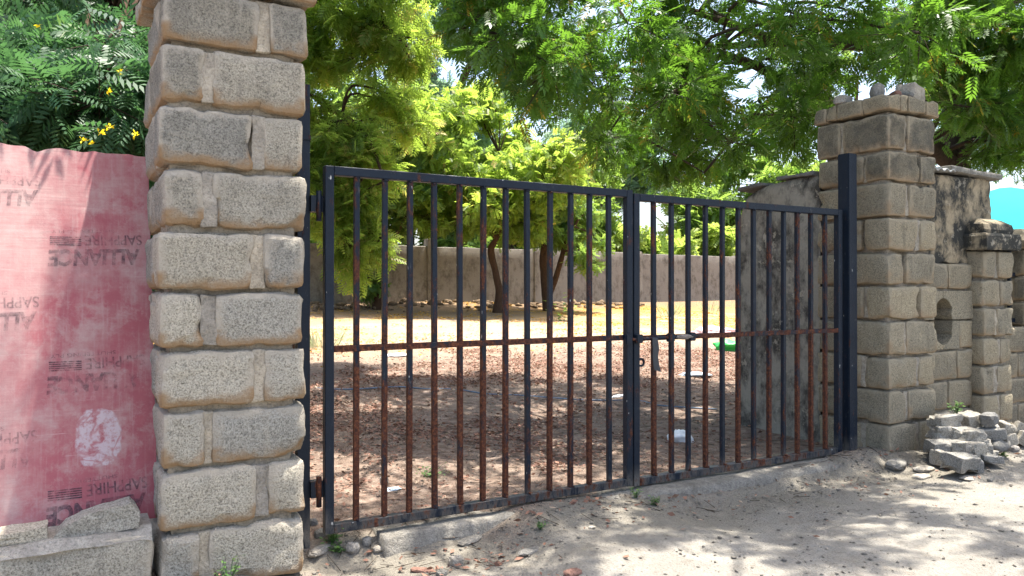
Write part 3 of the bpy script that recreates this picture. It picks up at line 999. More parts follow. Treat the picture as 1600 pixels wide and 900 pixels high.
def gate_leaf(label, x0, x1, z0, z1, seed, sag=0.0, rusts=None):
    root = empty('gate_leaf', (x0, GY, z0))
    tag(root, label, 'gate')
    rnd = random.Random(seed)
    w = x1 - x0; h = z1 - z0
    root.rotation_euler = (0, sag, 0)

    def rb(a, b_, c, d, e, f, bev=0.003):
        bm = box_bm(a, b_, c, d, e, f)
        bmesh.ops.bevel(bm, geom=bm.edges[:], offset=bev, segments=1, affect='EDGES')
        return bm_mesh('rail', bm)
    S = 0.020
    st = rb(-0.0, 0.040, -S, S, 0, h)
    o = link('stile', st, M['gate'], root); o['rust'] = 0.12
    o = link('stile', st, M['gate'], root, (w - 0.040, 0, 0)); o['rust'] = 0.3
    o = link('top_rail', rb(0.0405, w - 0.0405, -S, S, h - 0.040, h), M['gate'], root); o['rust'] = 0.18
    o = link('bottom_rail', rb(0.0405, w - 0.0405, -S, S, 0, 0.040), M['gate'], root); o['rust'] = 0.42
    o = link('middle_rail', rb(0.0405, w - 0.0405, -0.0185, -0.0123, 0.785, 0.812, 0.0015), M['gate'], root); o['rust'] = 1.25
    o = link('middle_rail', rb(0.0405, w - 0.0405, 0.0123, 0.0185, 0.785, 0.812, 0.0015), M['gate'], root); o['rust'] = 1.25
    bar = rb(-0.0120, 0.0120, -0.0120, 0.0120, 0.0402, h - 0.0402, 0.0015)
    weld = rock_me(0.034, 0.016, 0.016, seed + 60, 1, 0.4, False)
    n = 12
    for i in range(n):
        x = 0.02 + (w - 0.04) * (i + 1) / (n + 1)
        o = link('bar', bar, M['gate'], root, (x + rnd.uniform(-.004, .004), 0, 0), (rnd.uniform(-.001, .001), rnd.uniform(-.0035, .0035), rnd.uniform(-.12, .12)))
        o['rust'] = rusts[i]
        for zz in (0.044, h - 0.044):
            k = link('weld_bead', weld, M['gate'], o, (rnd.uniform(-.004, .004), -0.011, zz), (rnd.uniform(0, 3), 0, rnd.uniform(0, 3))); k['rust'] = 0.9
    return root


RL = [1.0, .95, 1.0, .9, .98, .95, 1.0, .35, .95, .7, 1.0, .4]
RR = [.95, .75, .4, .95, .35, .85, .3, .95, .4, .95, .9, 1.0]
GL = gate_leaf('left leaf of the black barred gate, rusty lower bars, hung beside the near pillar', GX0, GXM - 0.004, 0.042, 1.634, 1, 0.0, RL)
GR = gate_leaf('right leaf of the black barred gate, closed against the tall square post', GXM + 0.004, GX1, 0.035, 1.618, 2, 0.0, RR)

# bolt, hasp and ring on the right leaf
def gate_fittings():
    bolt = link('sliding_bolt', tube_mesh([([(-0.075, -0.032, 0.795), (0.46, -0.032, 0.803)], [0.0085, 0.0085])], 10), M['gate'], GR); bolt['rust'] = 0.75
    for x in (0.02, 0.245, 0.40):
        bm = box_bm(x - 0.022, x + 0.022, -0.046, -0.018, 0.775, 0.822)
        bmesh.ops.bevel(bm, geom=bm.edges[:], offset=0.004, segments=2, affect='EDGES')
        k = link('bolt_keeper', bm_mesh('keeper', bm), M['gate'], bolt); k['rust'] = 0.4
    bm = box_bm(-0.075, -0.030, -0.046, -0.018, 0.770, 0.826)
    bmesh.ops.bevel(bm, geom=bm.edges[:], offset=0.005, segments=2, affect='EDGES')
    k = link('bolt_keeper', bm_mesh('keeper', bm), M['gate'], bolt); k['rust'] = 0.3
    # hanging strap hasp
    pts = [(0.118, 0.80), (0.126, 0.74), (0.121, 0.70), (0.127, 0.655), (0.137, 0.615)]
    V = []; F = []
    for i, (x, z) in enumerate(pts):
        w_ = (0.019, 0.021, 0.018, 0.020, 0.023)[i]
        for dx, dy in ((-w_, -0.051), (w_, -0.051), (w_, -0.045), (-w_, -0.045)):
            V.append((x + dx, dy, z + (0.012 * (dx < 0) if i == 4 else 0)))
    for i in range(4):
        a = i * 4
        for k2 in range(4):
            b_ = (k2 + 1) % 4
            F.append((a + k2, a + b_, a + 4 + b_, a + 4 + k2))
    F += [(0, 3, 2, 1), (16, 17, 18, 19)]
    me = bpy.data.meshes.new('hasp'); me.from_pydata(V, [], F)
    link('hasp_strap', me, M['strap'], GR)
    ring = [(0.052 + 0.020 * math.cos(t) , -0.012, 0.668 + 0.019 * math.sin(t)) for t in np.linspace(0, 2 * math.pi, 17)]
    r = link('padlock_ring', tube_mesh([(ring, [0.0065] * 17)], 6), M['gate'], GR); r['rust'] = 0.1
    # rag tied round the bolt
    bm = bmesh.new(); bmesh.ops.create_icosphere(bm, subdivisions=3, radius=1)
    for v in bm.verts:
        n = 1 + 0.35 * mnoise.noise(v.co * 2.2) + 0.2 * mnoise.noise(v.co * 6)
        v.co = Vector((v.co.x * 0.060 * n, v.co.y * 0.020 * n, v.co.z * 0.014 * n))
    me = bm_mesh('rag', bm, True)
    o = link('tied_rag', me, M['cloth'], None, (GXM + 0.345, GY - 0.040, 0.835)); tag(o, 'grey rag knotted round the bolt at the middle rail of the right gate leaf', 'rag')


gate_fittings()


def gate_posts():
    # tall square post at the latch end
    o = link('gate_post', None or bm_mesh('gate_post', (lambda bm: (bmesh.ops.bevel(bm, geom=bm.edges[:], offset=0.005, segments=2, affect='EDGES'), bm)[1])(box_bm(-0.043, 0.043, -0.042, 0.042, -0.1, 1.985))), M['gate'], None, (3.585, 0.135, 0), (0, -0.004, 0))
    o['rust'] = 0.10
    tag(o, 'tall square black steel post in front of the weathered right pillar', 'post')
    # flat hinge post against the near pillar
    root = empty('hinge_post', (0.036, 0.20, 0))
    tag(root, 'thin black hinge post standing against the right side of the near pillar', 'post')
    o = link('post', bm_mesh('hinge_post', box_bm(-0.025, 0.028, -0.025, 0.025, -0.1, 1.985)), M['gate'], root); o['rust'] = 0.15
    for z, r_ in ((1.47, 0.1), (0.235, 0.35)):
        o = link('hinge_plate', bm_mesh('hinge', box_bm(0.026, 0.078, -0.050, 0.0, z - 0.035, z + 0.035)), M['gate'], root); o['rust'] = r_
        k = link('hinge_pin', tube_mesh([([(0.060, -0.05, z - 0.075), (0.060, -0.05, z + 0.055)], [0.012, 0.012])], 8), M['gate'], o); k['rust'] = r_ + 0.3
    o = link('clip', bm_mesh('clip', box_bm(-0.03, 0.03, -0.032, 0.03, 1.745, 1.765)), M['gate'], root); o['rust'] = 0.5


gate_posts()


def threshold():
    V = []; F = []
    xs = np.arange(0.36, 3.62, 0.03); ys = np.array([-0.10, -0.085, -0.06, -0.02, 0.05, 0.12, 0.2, 0.28, 0.34, 0.36])
    fr = []
    for i, x in enumerate(xs):
        e = 0.05 * vnoise(x, 0, 2.2, 31) + 0.02 * vnoise(x, 0, 9, 32)
        pro = 0.05 + 1.4 * e - 0.10 * float(sstep(1.9, 0.8, x))
        for j, y in enumerate(ys):
            t = (y - ys[0]) / (ys[-1] - ys[0])
            yy = (-pro) * (1 - t) + 0.36 * t
            z = 0.016 + 0.008 * float(sstep(1.5, 2.0, x)) + 0.014 * float(vnoise(x, yy, 3.5, 33)) + 0.010 * float(vnoise(x, yy, 14, 34))
            if j == 0: z = -0.12
            if j == 1: z = z - 0.014; yy += 0.002
            if j == len(ys) - 1: z = -0.12
            V.append((x, yy, z))
    n = len(ys)
    for i in range(len(xs) - 1):
        for j in range(n - 1):
            a = i * n + j
            F.append((a, a + n, a + n + 1, a + 1))
    for i in (0, len(xs) - 1):
        a = [i * n + j for j in range(n)]
        F.append(a if i == 0 else a[::-1])
    me = bpy.data.meshes.new('gate_sill'); me.from_pydata(V, [], F)
    me.polygons.foreach_set('use_smooth', [True] * len(me.polygons))
    o = link('gate_sill', me, M['concrete'])
    tag(o, 'worn concrete sill half buried in dirt under the gate', 'sill')


threshold()

# ================================================================ RED BOARD AND THE LOW WALL BEFORE IT
BOARD_LEAN = math.radians(17)


def board():
    root = empty('shuttering_board', (-0.532, 0.215, 0.19))
    tag(root, 'scuffed red shuttering plywood board with upside-down black lettering', 'board')
    root.rotation_euler = (-BOARD_LEAN, 0, 0)
    # ragged upper edge
    L = 1.95; H = 1.585
    n = 150
    V = []; F = []
    for i in range(n + 1):
        x = -L + L * i / n
        top = H + 0.010 * mnoise.noise(Vector((x * 5, 0, 1))) + 0.006 * mnoise.noise(Vector((x * 21, 0, 2))) - 0.012 * max(0, mnoise.noise(Vector((x * 9, 0, 7)))) * 2
        top -= 0.022 * math.exp(-((x + 0.43) / 0.03) ** 2)
        top += -0.02 * (x + 0.5)
        for y in (0.0, 0.012):
            V += [(x, y, 0.0), (x, y, top)]
    for i in range(n):
        a = i * 4; b_ = a + 4
        F += [(a, b_, b_ + 1, a + 1), (a + 2, a + 3, b_ + 3, b_ + 2), (a + 1, b_ + 1, b_ + 3, a + 3), (a, a + 2, b_ + 2, b_)]
    F += [(0, 1, 3, 2), (n * 4, n * 4 + 2, n * 4 + 3, n * 4 + 1)]
    me = bpy.data.meshes.new('plywood_sheet'); me.from_pydata(V, [], F)
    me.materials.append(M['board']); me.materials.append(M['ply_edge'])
    for p in me.polygons:
        if abs(p.normal.z) > 0.5: p.material_index = 1
    sheet = link('plywood_sheet', me, None, root)

    pm = M['print']

    def text(body, xr, z, height, width, bold=0.0, shear=0.0):
        cu = bpy.data.curves.new('lettering', 'FONT')
        cu.body = body; cu.size = 1.0; cu.offset = bold; cu.shear = shear
        t = bpy.data.objects.new('tmp', cu); COL.objects.link(t)
        bpy.context.view_layer.update()
        me = bpy.data.meshes.new_from_object(t)
        COL.objects.unlink(t); bpy.data.objects.remove(t)
        co = np.empty(len(me.vertices) * 3, np.float32); me.vertices.foreach_get('co', co); co = co.reshape(-1, 3)
        mn, mx = co.min(0), co.max(0)
        co = (co - mn) / np.maximum(mx - mn, 1e-6)
        a = math.radians(2.2)
        out = np.zeros_like(co)
        u = -co[:, 0] * width; v = -co[:, 1] * height          # turned upside down
        out[:, 0] = xr + u * math.cos(a) - v * math.sin(a)
        out[:, 2] = z + u * math.sin(a) + v * math.cos(a)
        out[:, 1] = -0.0016
        me.vertices.foreach_set('co', out.ravel()); me.update()
        link('printed_lettering', me, pm, sheet)

    def stamp(xr, z):
        """xr, z: right end and upper edge of the (upside down) word ALLIANCE"""
        text('ALLIANCE', xr, z, 0.074, 0.345, 0.045, 0.12)
        text('SAPPHIRE', xr + 0.006, z + 0.062, 0.046, 0.215, 0.012)
        text('SHUTTERING PLY', xr - 0.10, z + 0.083, 0.015, 0.23, 0.0)
        for k in range(5):
            zz = z + 0.016 + k * 0.0085 - 0.228 * math.tan(math.radians(2.2))
            bm = box_bm(xr - 0.335, xr - 0.222, -0.0018, -0.0010, zz, zz + 0.0045)
            link('printed_stripe', bm_mesh('stripe', bm), pm, sheet)
    for z in (0.105, 0.605, 1.135):
        stamp(-0.042, z)
    pm = M['print_faint']
    for z in (0.325, 0.86, 1.385):
        stamp(-0.42, z)


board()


def low_wall():
    root = empty('low_block_wall', (-1.3, 0.1, 0))
    tag(root, 'low broken block wall at the foot of the red board, left of the pillar', 'wall')
    xs = [-2.55, -2.1, -1.64, -1.18, -0.562]
    link('mortar_core', rough_box(-1.25, 0.735, -0.07, 0.10, -0.1, 0.165, 0.06, 0.012, 6, 77, 0.01), M['mortar'], root)
    for i in range(len(xs) - 1):
        a, b_ = xs[i], xs[i + 1]
        me = block_me(b_ - a - 0.005, 0.20, 0.26, 0.022, (12, 7, 8), 0.010, 300 + i, 0.02, rough=0.006)
        o = link('block', me, M['block'], root, ((a + b_) / 2 + 1.3, -0.005, 0.030 + 0.010 * i)); o['wear'] = 0.05
    # mortar bed smeared over the top
    V = []; F = []
    xa = np.arange(-2.55, -0.555, 0.022); ya = np.linspace(-0.012, 0.235, 12)
    for x in xa:
        rag = 0.055 * float(vnoise(x, 0, 5, 41)) + 0.02 * float(vnoise(x, 0, 17, 42))
        for j, y in enumerate(ya):
            t = j / 11
            yy = -0.004 + (0.02 + max(-0.02, rag)) * (1 - t) + (y + 0.012) * t if j else -0.016 + 0.25 * max(-0.004, rag)
            z = 0.203 + 0.020 * (x + 1.2) + 0.018 * float(vnoise(x, y, 7, 43)) + 0.008 * float(vnoise(x, y, 22, 44))
            if j == 0: z -= 0.035 + 0.05 * max(0.0, float(vnoise(x, 3, 6, 47)))
            V.append((x + 1.3, yy - 0.1, z))
    n = 12
    for i in range(len(xa) - 1):
        for j in range(n - 1):
            a = i * n + j
            F.append((a, a + n, a + n + 1, a + 1))
    me = bpy.data.meshes.new('mortar_bed'); me.from_pydata(V, [], F)
    me.polygons.foreach_set('use_smooth', [True] * len(me.polygons))
    link('mortar_bed', me, M['ledge'], root)


low_wall()


def broken_block(poly, y0, y1, loc, label, seed, mat):
    bm = prism(poly, 'y', y0, y1)
    bmesh.ops.triangulate(bm, faces=[f for f in bm.faces if len(f.verts) > 4])
    bmesh.ops.subdivide_edges(bm, edges=bm.edges[:], cuts=3, use_grid_fill=True)
    o_ = Vector((seed, seed * 2, 0))
    for v in bm.verts:
        v.co += Vector((mnoise.noise(v.co * 25 + o_), mnoise.noise(v.co * 25 + o_ * 2), mnoise.noise(v.co * 25 + o_ * 3))) * 0.007
    o = link('broken_block', bm_mesh('broken_block', bm), mat, None, loc)
    o['wear'] = 0.1
    tag(o, label, 'block')


broken_block([(-0.135, 0), (0.13, 0), (0.135, 0.055), (0.105, 0.098), (0.04, 0.085), (-0.05, 0.068), (-0.105, 0.040), (-0.137, 0.01)], -0.06, 0.05, (-0.745, 0.085, 0.212),
             'jagged triangular block fragment standing on the low wall against the red board', 3, M['block'])
broken_block([(-0.15, 0), (0.15, 0), (0.148, 0.052), (0.0, 0.045), (-0.15, 0.055)], -0.06, 0.05, (-1.055, 0.10, 0.205),
             'flat broken block on the low wall at the left picture edge', 9, M['block'])

# ================================================================ TREES
def leaf_template(kind):
    V = []; F = []

    def leaflet(b, d, ln, w, dz):
        b = np.array(b, float); d = np.array(d, float)
        p = np.array([-d[1], d[0], 0.0])
        i = len(V)
        V.extend([b, b + d * ln * 0.45 + p * w + np.array([0, 0, -dz * 0.25]), b + d * ln + np.array([0, 0, -dz]), b + d * ln * 0.45 - p * w + np.array([0, 0, -dz * 0.25 + 0.012])])
        F.append((i, i + 1, i + 2, i + 3))
    if kind == 'neem':
        k = 6
        for i in range(k):
            x = 0.22 + 0.70 * i / (k - 1)
            z = -0.20 * x * x
            ln = 0.34 * (1 - 0.25 * abs(i / (k - 1) - 0.45))
            for s in (-1, 1):
                a = math.radians(52 - 10 * i / k)
                leaflet((x + 0.02 * s, 0, z), (math.cos(a), s * math.sin(a), 0), ln, 0.052, 0.07)
        leaflet((0.94, 0, -0.18), (1, 0, 0), 0.34, 0.062, 0.1)
    elif kind == 'feather':
        k = 7
        for i in range(k):
            x = 0.12 + 0.86 * i / (k - 1)
            z = -0.24 * x * x
            ln = 0.40 * math.sin(math.pi * (0.18 + 0.70 * (1 - i / (k - 1)))) + 0.06
            for s in (-1, 1):
                a = math.radians(66 - 22 * i / k)
                leaflet((x, 0, z), (math.cos(a), s * math.sin(a), 0), ln, 0.050, 0.10)
    elif kind == 'clump':
        k = 5
        for i in range(k):
            x = 0.15 + 0.8 * i / (k - 1)
            z = -0.15 * x * x
            for s in (-1, 1):
                a = math.radians(60)
                leaflet((x, 0, z), (math.cos(a), s * math.sin(a), 0), 0.36, 0.105, 0.08)
    elif kind == 'single':
        leaflet((0, 0, 0), (1, 0, 0), 1.0, 0.26, 0.15)
    elif kind == 'blade':
        leaflet((0, 0, 0), (1, 0, 0), 1.0, 0.035, 0.22)
    return np.array(V), np.array(F)


TPL = {k: leaf_template(k) for k in ('neem', 'feather', 'clump', 'single', 'blade')}


def norm(a):
    return a / np.maximum(np.linalg.norm(a, axis=-1, keepdims=True), 1e-9)


def leaves_mesh(kind, P, D, N, S, tint):
    T, F = TPL[kind]
    D = norm(D); Yv = norm(np.cross(N, D)); Zv = np.cross(D, Yv)
    V = (P[:, None, :] + S[:, None, None] * (T[None, :, 0, None] * D[:, None, :] + T[None, :, 1, None] * Yv[:, None, :] + T[None, :, 2, None] * Zv[:, None, :]))
    n, L = len(P), len(T)
    FF = (F[None] + (np.arange(n) * L)[:, None, None]).reshape(-1, 4)
    tt = np.repeat(tint, L)
    tt = np.clip(tt + RNG.normal(0, 0.05, len(tt)), 0, 1)
    return np_mesh('foliage', V.reshape(-1, 3), FF, False, {'tint': tt})


def sticks_mesh(A, B, ra, rb):
    """three-sided twigs"""
    d = norm(B - A)
    up = np.where(np.abs(d[:, 2:3]) < 0.9, np.array([[0, 0, 1.0]]), np.array([[1.0, 0, 0]]))
    a = norm(np.cross(d, up)); c = np.cross(d, a)
    vs_ = []
    for (P, r) in ((A, ra), (B, rb)):
        for k in range(3):
            th = 2 * math.pi * k / 3
            vs_.append(P + (a * math.cos(th) + c * math.sin(th)) * np.asarray(r).reshape(-1, 1))
    V = np.stack(vs_, 1).reshape(-1, 3)
    base = (np.arange(len(A)) * 6)[:, None]
    F = np.concatenate([base + np.array([[0, 1, 4, 3]]), base + np.array([[1, 2, 5, 4]]), base + np.array([[2, 0, 3, 5]])])
    return np_mesh('twigs', V, F)


class Tree:
    def __init__(s, name, label, base, bark, leafmat, kind, leaf, droop=0.5, group=None, cat='tree'):
        s.root = empty(name, base)
        tag(s.root, label, cat, group)
        s.base = Vector(base); s.bark = bark; s.lm = leafmat; s.kind = kind; s.leaf = leaf; s.droop = droop
        s.sk = []; s.P = []; s.D = []; s.N = []; s.S = []; s.T = []; s.A = []; s.B = []; s.R = []
        s.br = []

    def limb(s, name, pts, rads, n=5, sides=10):
        p, r = smooth_path(pts, rads, n)
        me = tube_mesh([([q - s.base for q in p], r)], sides, 0.18)
        link(name, me, s.bark, s.root)
        s.sk += [(q, rr) for q, rr in zip(p, r)]

    def cluster(s, c, rad, ntw, per=9, lmin=0.75, link_branch=True, tint=0.5, up=0.0):
        c = np.array(c, float)
        rad = np.array(rad if hasattr(rad, '__len__') else (rad, rad, rad * 0.8), float)
        if link_branch and s.sk:
            bp, brr = min(s.sk, key=lambda t: (t[0] - Vector(c)).length)
            mid = bp.lerp(Vector(c), 0.5) + Vector((RNG.normal(0, .12), RNG.normal(0, .12), 0.15 * (Vector(c) - bp).length + RNG.normal(0, .05)))
            pth, rr = smooth_path([bp, mid, Vector(c)], [min(brr * 0.6, 0.035), 0.016, 0.007], 4)
            s.br.append(([q - s.base for q in pth], rr))
        d = norm(RNG.normal(size=(ntw, 3)))
        A = c + d * rad * RNG.uniform(0.0, 0.35, (ntw, 1))
        B = c + d * rad * RNG.uniform(0.65, 1.1, (ntw, 1))
        B[:, 2] -= s.droop * rad[2] * RNG.uniform(0.1, 0.7, ntw)
        s.A.append(A); s.B.append(B); s.R.append(np.full(ntw, 0.0045))
        tw = norm(B - A)
        t = (np.arange(per) + 0.5) / per
        t = 0.12 + 0.92 * t[None, :] + RNG.normal(0, 0.03, (ntw, per))
        P = A[:, None] + (B - A)[:, None] * t[..., None]
        P = P + RNG.normal(0, 0.02, P.shape)
        side = norm(np.cross(tw, norm(RNG.normal(size=(ntw, 3)))))
        other = np.cross(tw, side)
        ang = RNG.uniform(0, 2 * math.pi, (ntw, per))
        lat = side[:, None] * np.cos(ang)[..., None] + other[:, None] * np.sin(ang)[..., None]
        lat[..., 2] *= 0.75
        D = 0.45 * tw[:, None] + 1.0 * lat + RNG.normal(0, 0.25, lat.shape)
        D[..., 2] -= s.droop * RNG.uniform(0.1, 0.9, D.shape[:2]) - up
        D = norm(D)
        Nn = norm(np.array([0, 0, 1.0]) + RNG.normal(0, 0.62, D.shape))
        s.P.append(P.reshape(-1, 3)); s.D.append(D.reshape(-1, 3)); s.N.append(Nn.reshape(-1, 3))
        s.S.append(s.leaf * RNG.uniform(lmin, 1.2, P.shape[0] * P.shape[1]))
        base_t = tint + RNG.normal(0, 0.12)
        s.T.append(np.clip(base_t + RNG.normal(0, 0.22, P.shape[0] * P.shape[1]), 0, 0.94))

    def spot_colour(s, frac):
        """a few leaves turned yellow or brown"""
        for t in s.T:
            k = RNG.random(len(t)) < frac
            t[k] = 1.0

    def done(s):
        b = np.array(s.base)
        me = leaves_mesh(s.kind, np.concatenate(s.P) - b, np.concatenate(s.D), np.concatenate(s.N), np.concatenate(s.S), np.concatenate(s.T))
        link('crown', me, s.lm, s.root)
        R = np.concatenate(s.R)
        link('twigs', sticks_mesh(np.concatenate(s.A) - b, np.concatenate(s.B) - b, R, R * 0.5), M['twig'], s.root)['kind'] = 'stuff'
        if s.br:
            link('branches', tube_mesh(s.br, 5), s.bark, s.root)['kind'] = 'stuff'
        return s.root


def frame_of(p):
    """pixel position and depth of a world point"""
    d = Vector(p) - EYE
    c, sn = math.cos(HEAD), math.sin(HEAD)
    xc = d.x * c - d.y * sn; zc = d.x * sn + d.y * c
    if zc < 0.05:
        return (1e6, 1e6, zc)
    return (800 + 1200 * xc / zc, 452 - 1200 * d.z / zc, zc)


# ---------------------------------------------------------------- the great neem at the right
def neem_tree():
    base = W(1497, 600, 9.0); base.z = G(base.x, base.y) - 0.05
    t = Tree('neem_tree', 'big neem tree spreading its dark canopy over the right side and gate', base, M['bark'], M['neem'], 'neem', 0.17, 0.45)
    t.limb('trunk', [base, W(1500, 420, 9.0), W(1494, 250, 9.0), W(1502, 120, 9.0), W(1500, -40, 9.0)], [0.24, 0.17, 0.15, 0.14, 0.10], 6, 12)
    # limbs seen against the leaves
    t.limb('limb', [W(1500, 150, 9.0), W(1440, 85, 8.6), W(1370, 70, 8.2), W(1290, 66, 7.8), W(1225, 66, 7.5), W(1150, 40, 7.2), W(1060, 10, 6.8)], [0.12, 0.095, 0.085, 0.07, 0.055, 0.04, 0.02])
    t.limb('limb', [W(1500, 260, 9.0), W(1400, 200, 8.6), W(1300, 165, 8.2), W(1228, 128, 8.0), W(1150, 90, 7.6), W(1090, 95, 7.2)], [0.13, 0.10, 0.085, 0.06, 0.035, 0.02])
    t.limb('limb', [W(1500, 60, 9.0), W(1420, -80, 8.0), W(1250, -200, 7.0), W(1000, -260, 6.0), W(800, -330, 5.2)], [0.12, 0.1, 0.08, 0.06, 0.03])
    t.limb('limb', [W(1502, 0, 9.0), W(1560, -150, 7.5), W(1500, -420, 6.0), W(1400, -700, 5.0)], [0.12, 0.1, 0.07, 0.03])
    t.limb('limb', [W(1502, 60, 9.0), W(1580, 0, 9.2), W(1680, -30, 9.6), W(1800, 0, 10)], [0.11, 0.09, 0.06, 0.03])
    t.limb('limb', [W(1225, 66, 7.5), W(1120, 75, 7.3), W(1000, 110, 7.0), W(900, 100, 6.8)], [0.045, 0.03, 0.02, 0.012], 5, 6)
    t.limb('limb', [W(1150, 40, 7.2), W(1080, 120, 6.9), W(1020, 190, 6.7)], [0.03, 0.018, 0.01], 5, 6)
    t.limb('limb', [W(1228, 128, 8.0), W(1160, 200, 7.7), W(1100, 270, 7.5)], [0.03, 0.018, 0.01], 5, 6)
    t.limb('limb', [W(1060, 10, 6.8), W(940, -40, 6.4), W(800, -20, 6.2), W(745, 40, 6.1)], [0.02, 0.02, 0.014, 0.008], 5, 6)
    # clusters that show in the picture, above the canopy's lower rim
    bx = [640, 690, 730, 790, 870, 930, 1000, 1100, 1180, 1260, 1300, 1380, 1455, 1500, 1560, 1620, 1800]
    by = [-60, 30, 110, 170, 205, 260, 300, 312, 296, 262, 130, 115, 210, 262, 295, 310, 330]
    n = 0
    rnd = random.Random(4)
    while n < 130:
        px = rnd.uniform(670, 1750); top = -260
        yb = float(np.interp(px, bx, by))
        py = top + (yb - top) * rnd.random() ** 0.7
        zc = rnd.uniform(5.4, 8.8)
        if px > 1440: zc = rnd.uniform(6.6, 11)
        r = rnd.uniform(0.28, 0.50)
        if py + r * 1200 / zc * 0.9 > yb + 6: continue
        # thin spots where the sky comes through
        if rnd.random() < 0.6 * math.exp(-((px - 1325) / 75) ** 2 - ((py - 110) / 70) ** 2): continue
        if rnd.random() < 0.5 * math.exp(-((px - 1590) / 60) ** 2 - ((py - 130) / 90) ** 2): continue
        t.cluster(W(px, py, zc), (r, r, r * 0.75), int(17 * (r / 0.4) ** 2), 10, tint=0.45)
        n += 1
    for _ in range(20):      # sprays hanging before the trunk and to its right
        px = rnd.uniform(1440, 1640); zc = rnd.uniform(6.8, 8.6); r = rnd.uniform(0.26, 0.40)
        py = rnd.uniform(-20, 255) if px > 1475 else rnd.uniform(-40, 110)
        t.cluster(W(px, py, zc), (r, r, r * 0.75), int(17 * (r / 0.4) ** 2), 10, tint=0.42)
    # the rest of the crown, over the road and the front of the yard
    n = 0; tries = 0
    while n < 100 and tries < 9000:
        tries += 1
        x = rnd.uniform(0.2, 13); y = rnd.uniform(-4.5, 5.0); z = rnd.uniform(3.7, 6.4)
        r = rnd.uniform(0.40, 0.60)
        if ((x - 6.8) / 6.6) ** 2 + ((y - 0.6) / 4.9) ** 2 > 1: continue
        f = frame_of((x, y, z))
        if f[2] > 0 and -150 < f[0] < 1750 and f[1] > -130 - 1.5 * r * 1200 / max(f[2], 1): continue
        g = (x - 0.22 * z, y)      # where its shade falls
        if g[0] < 0.7 and g[1] < 0.3: continue
        if g[1] < 0.2 and g[0] < 5.5: continue
        if g[1] > 3.2 and g[0] < 3.0: continue
        if mnoise.noise(Vector((g[0] * 0.8, g[1] * 0.8, 3.3))) < -0.16: continue
        if rnd.random() < 0.5 and g[0] > 6: continue
        if rnd.random() < 0.6 and g[1] > 0.6: continue
        t.cluster((x, y, z), (r, r, r * 0.7), 10, 7, link_branch=rnd.random() < 0.5, tint=0.45)
        n += 1
    n = 0
    while n < 54:      # boughs reaching out over the road
        gx = rnd.uniform(0.75, 5.6); gy = rnd.uniform(-2.0, 0.3); z = rnd.uniform(4.0, 5.6)
        if rnd.random() < 0.5: gx = rnd.uniform(0.7, 2.9); gy = rnd.uniform(-0.9, 0.3)
        if mnoise.noise(Vector((gx * 1.9, gy * 1.9, 8.1))) < -0.12: continue
        r = rnd.uniform(0.20, 0.34)
        t.cluster((gx + 0.22 * z, gy, z), (r, r, r * 0.6), 8, 8, link_branch=rnd.random() < 0.4, tint=0.45)
        n += 1
    t.spot_colour(0.012)
    t.done()


neem_tree()


# ---------------------------------------------------------------- yard trees
def px_clusters(t, poly, depth, n, r, tw, per, seed, tint=0.5):
    """scatter n leaf clusters over an outline given as photo points at the tree's own depth"""
    rnd = random.Random(seed)
    xs = [p[0] for p in poly]; ys = [p[1] for p in poly]

    def inside(x, y):
        k = False
        j = len(poly) - 1
        for i in range(len(poly)):
            if (poly[i][1] > y) != (poly[j][1] > y) and x < (poly[j][0] - poly[i][0]) * (y - poly[i][1]) / (poly[j][1] - poly[i][1]) + poly[i][0]:
                k = not k
            j = i
        return k
    c = 0
    while c < n:
        x = rnd.uniform(min(xs), max(xs)); y = rnd.uniform(min(ys), max(ys))
        if not inside(x, y): continue
        zc = rnd.uniform(*depth)
        rr = rnd.uniform(r[0], r[1])
        t.cluster(W(x, y, zc), (rr, rr, rr * 0.7), tw, per, tint=tint)
        c += 1


def ground_at(px, zc):
    p = W(px, 450, zc); p.z = G(p.x, p.y) - 0.05
    return p


# dark feathery tree behind the red board
b_ = ground_at(45, 6.2)
t = Tree('feathery_tree', 'dark green feathery-leaved tree with yellow flowers behind the red board', b_, M['bark2'], M['pod'], 'feather', 0.20, 0.45)
t.limb('trunk', [b_, W(50, 250, 6.2), W(62, 60, 6.2), W(66, -90, 6.2)], [0.15, 0.12, 0.10, 0.07])
t.limb('limb', [W(60, 100, 6.2), W(110, 40, 6.0), W(180, 20, 5.7)], [0.06, 0.045, 0.025])
t.limb('limb', [W(58, 150, 6.2), W(20, 120, 5.8), W(-60, 80, 5.4)], [0.05, 0.04, 0.02])
px_clusters(t, [(-160, -160), (380, -160), (330, 240), (-160, 240)], (5.6, 7.2), 36, (0.42, 0.62), 22, 8, 21, 0.35)
px_clusters(t, [(-60, 60), (235, 60), (260, 235), (-60, 250)], (4.3, 5.4), 30, (0.26, 0.40), 15, 8, 22, 0.55)
t.cluster((-0.80, 0.90, 2.9), (0.40, 0.10, 0.10), 18, 9)  # two unseen sprays added to shade the top of the board
t.cluster((-1.2, 0.92, 2.95), (0.36, 0.10, 0.10), 12, 9)
px_clusters(t, [(-200, 230), (300, 230), (300, 420), (-200, 420)], (4.6, 6.4), 10, (0.40, 0.55), 12, 8, 23, 0.35)
root = t.done()
fl = np.array([W(x, y, z) for x, y, z in ((168, 143, 4.15), (170, 197, 4.1), (157, 207, 4.1), (212, 211, 4.0), (131, 219, 4.1), (143, 222, 4.1), (60, 40, 4.6), (186, 112, 4.3))])
for p in fl:
    PP = p - np.array(b_) + RNG.normal(0, 0.006, (9, 3)); DD = RNG.normal(size=(9, 3))
    link('flower', leaves_mesh('single', PP, DD, norm(RNG.normal(size=PP.shape)), np.full(9, 0.024), RNG.random(9)), M['flower'], root)

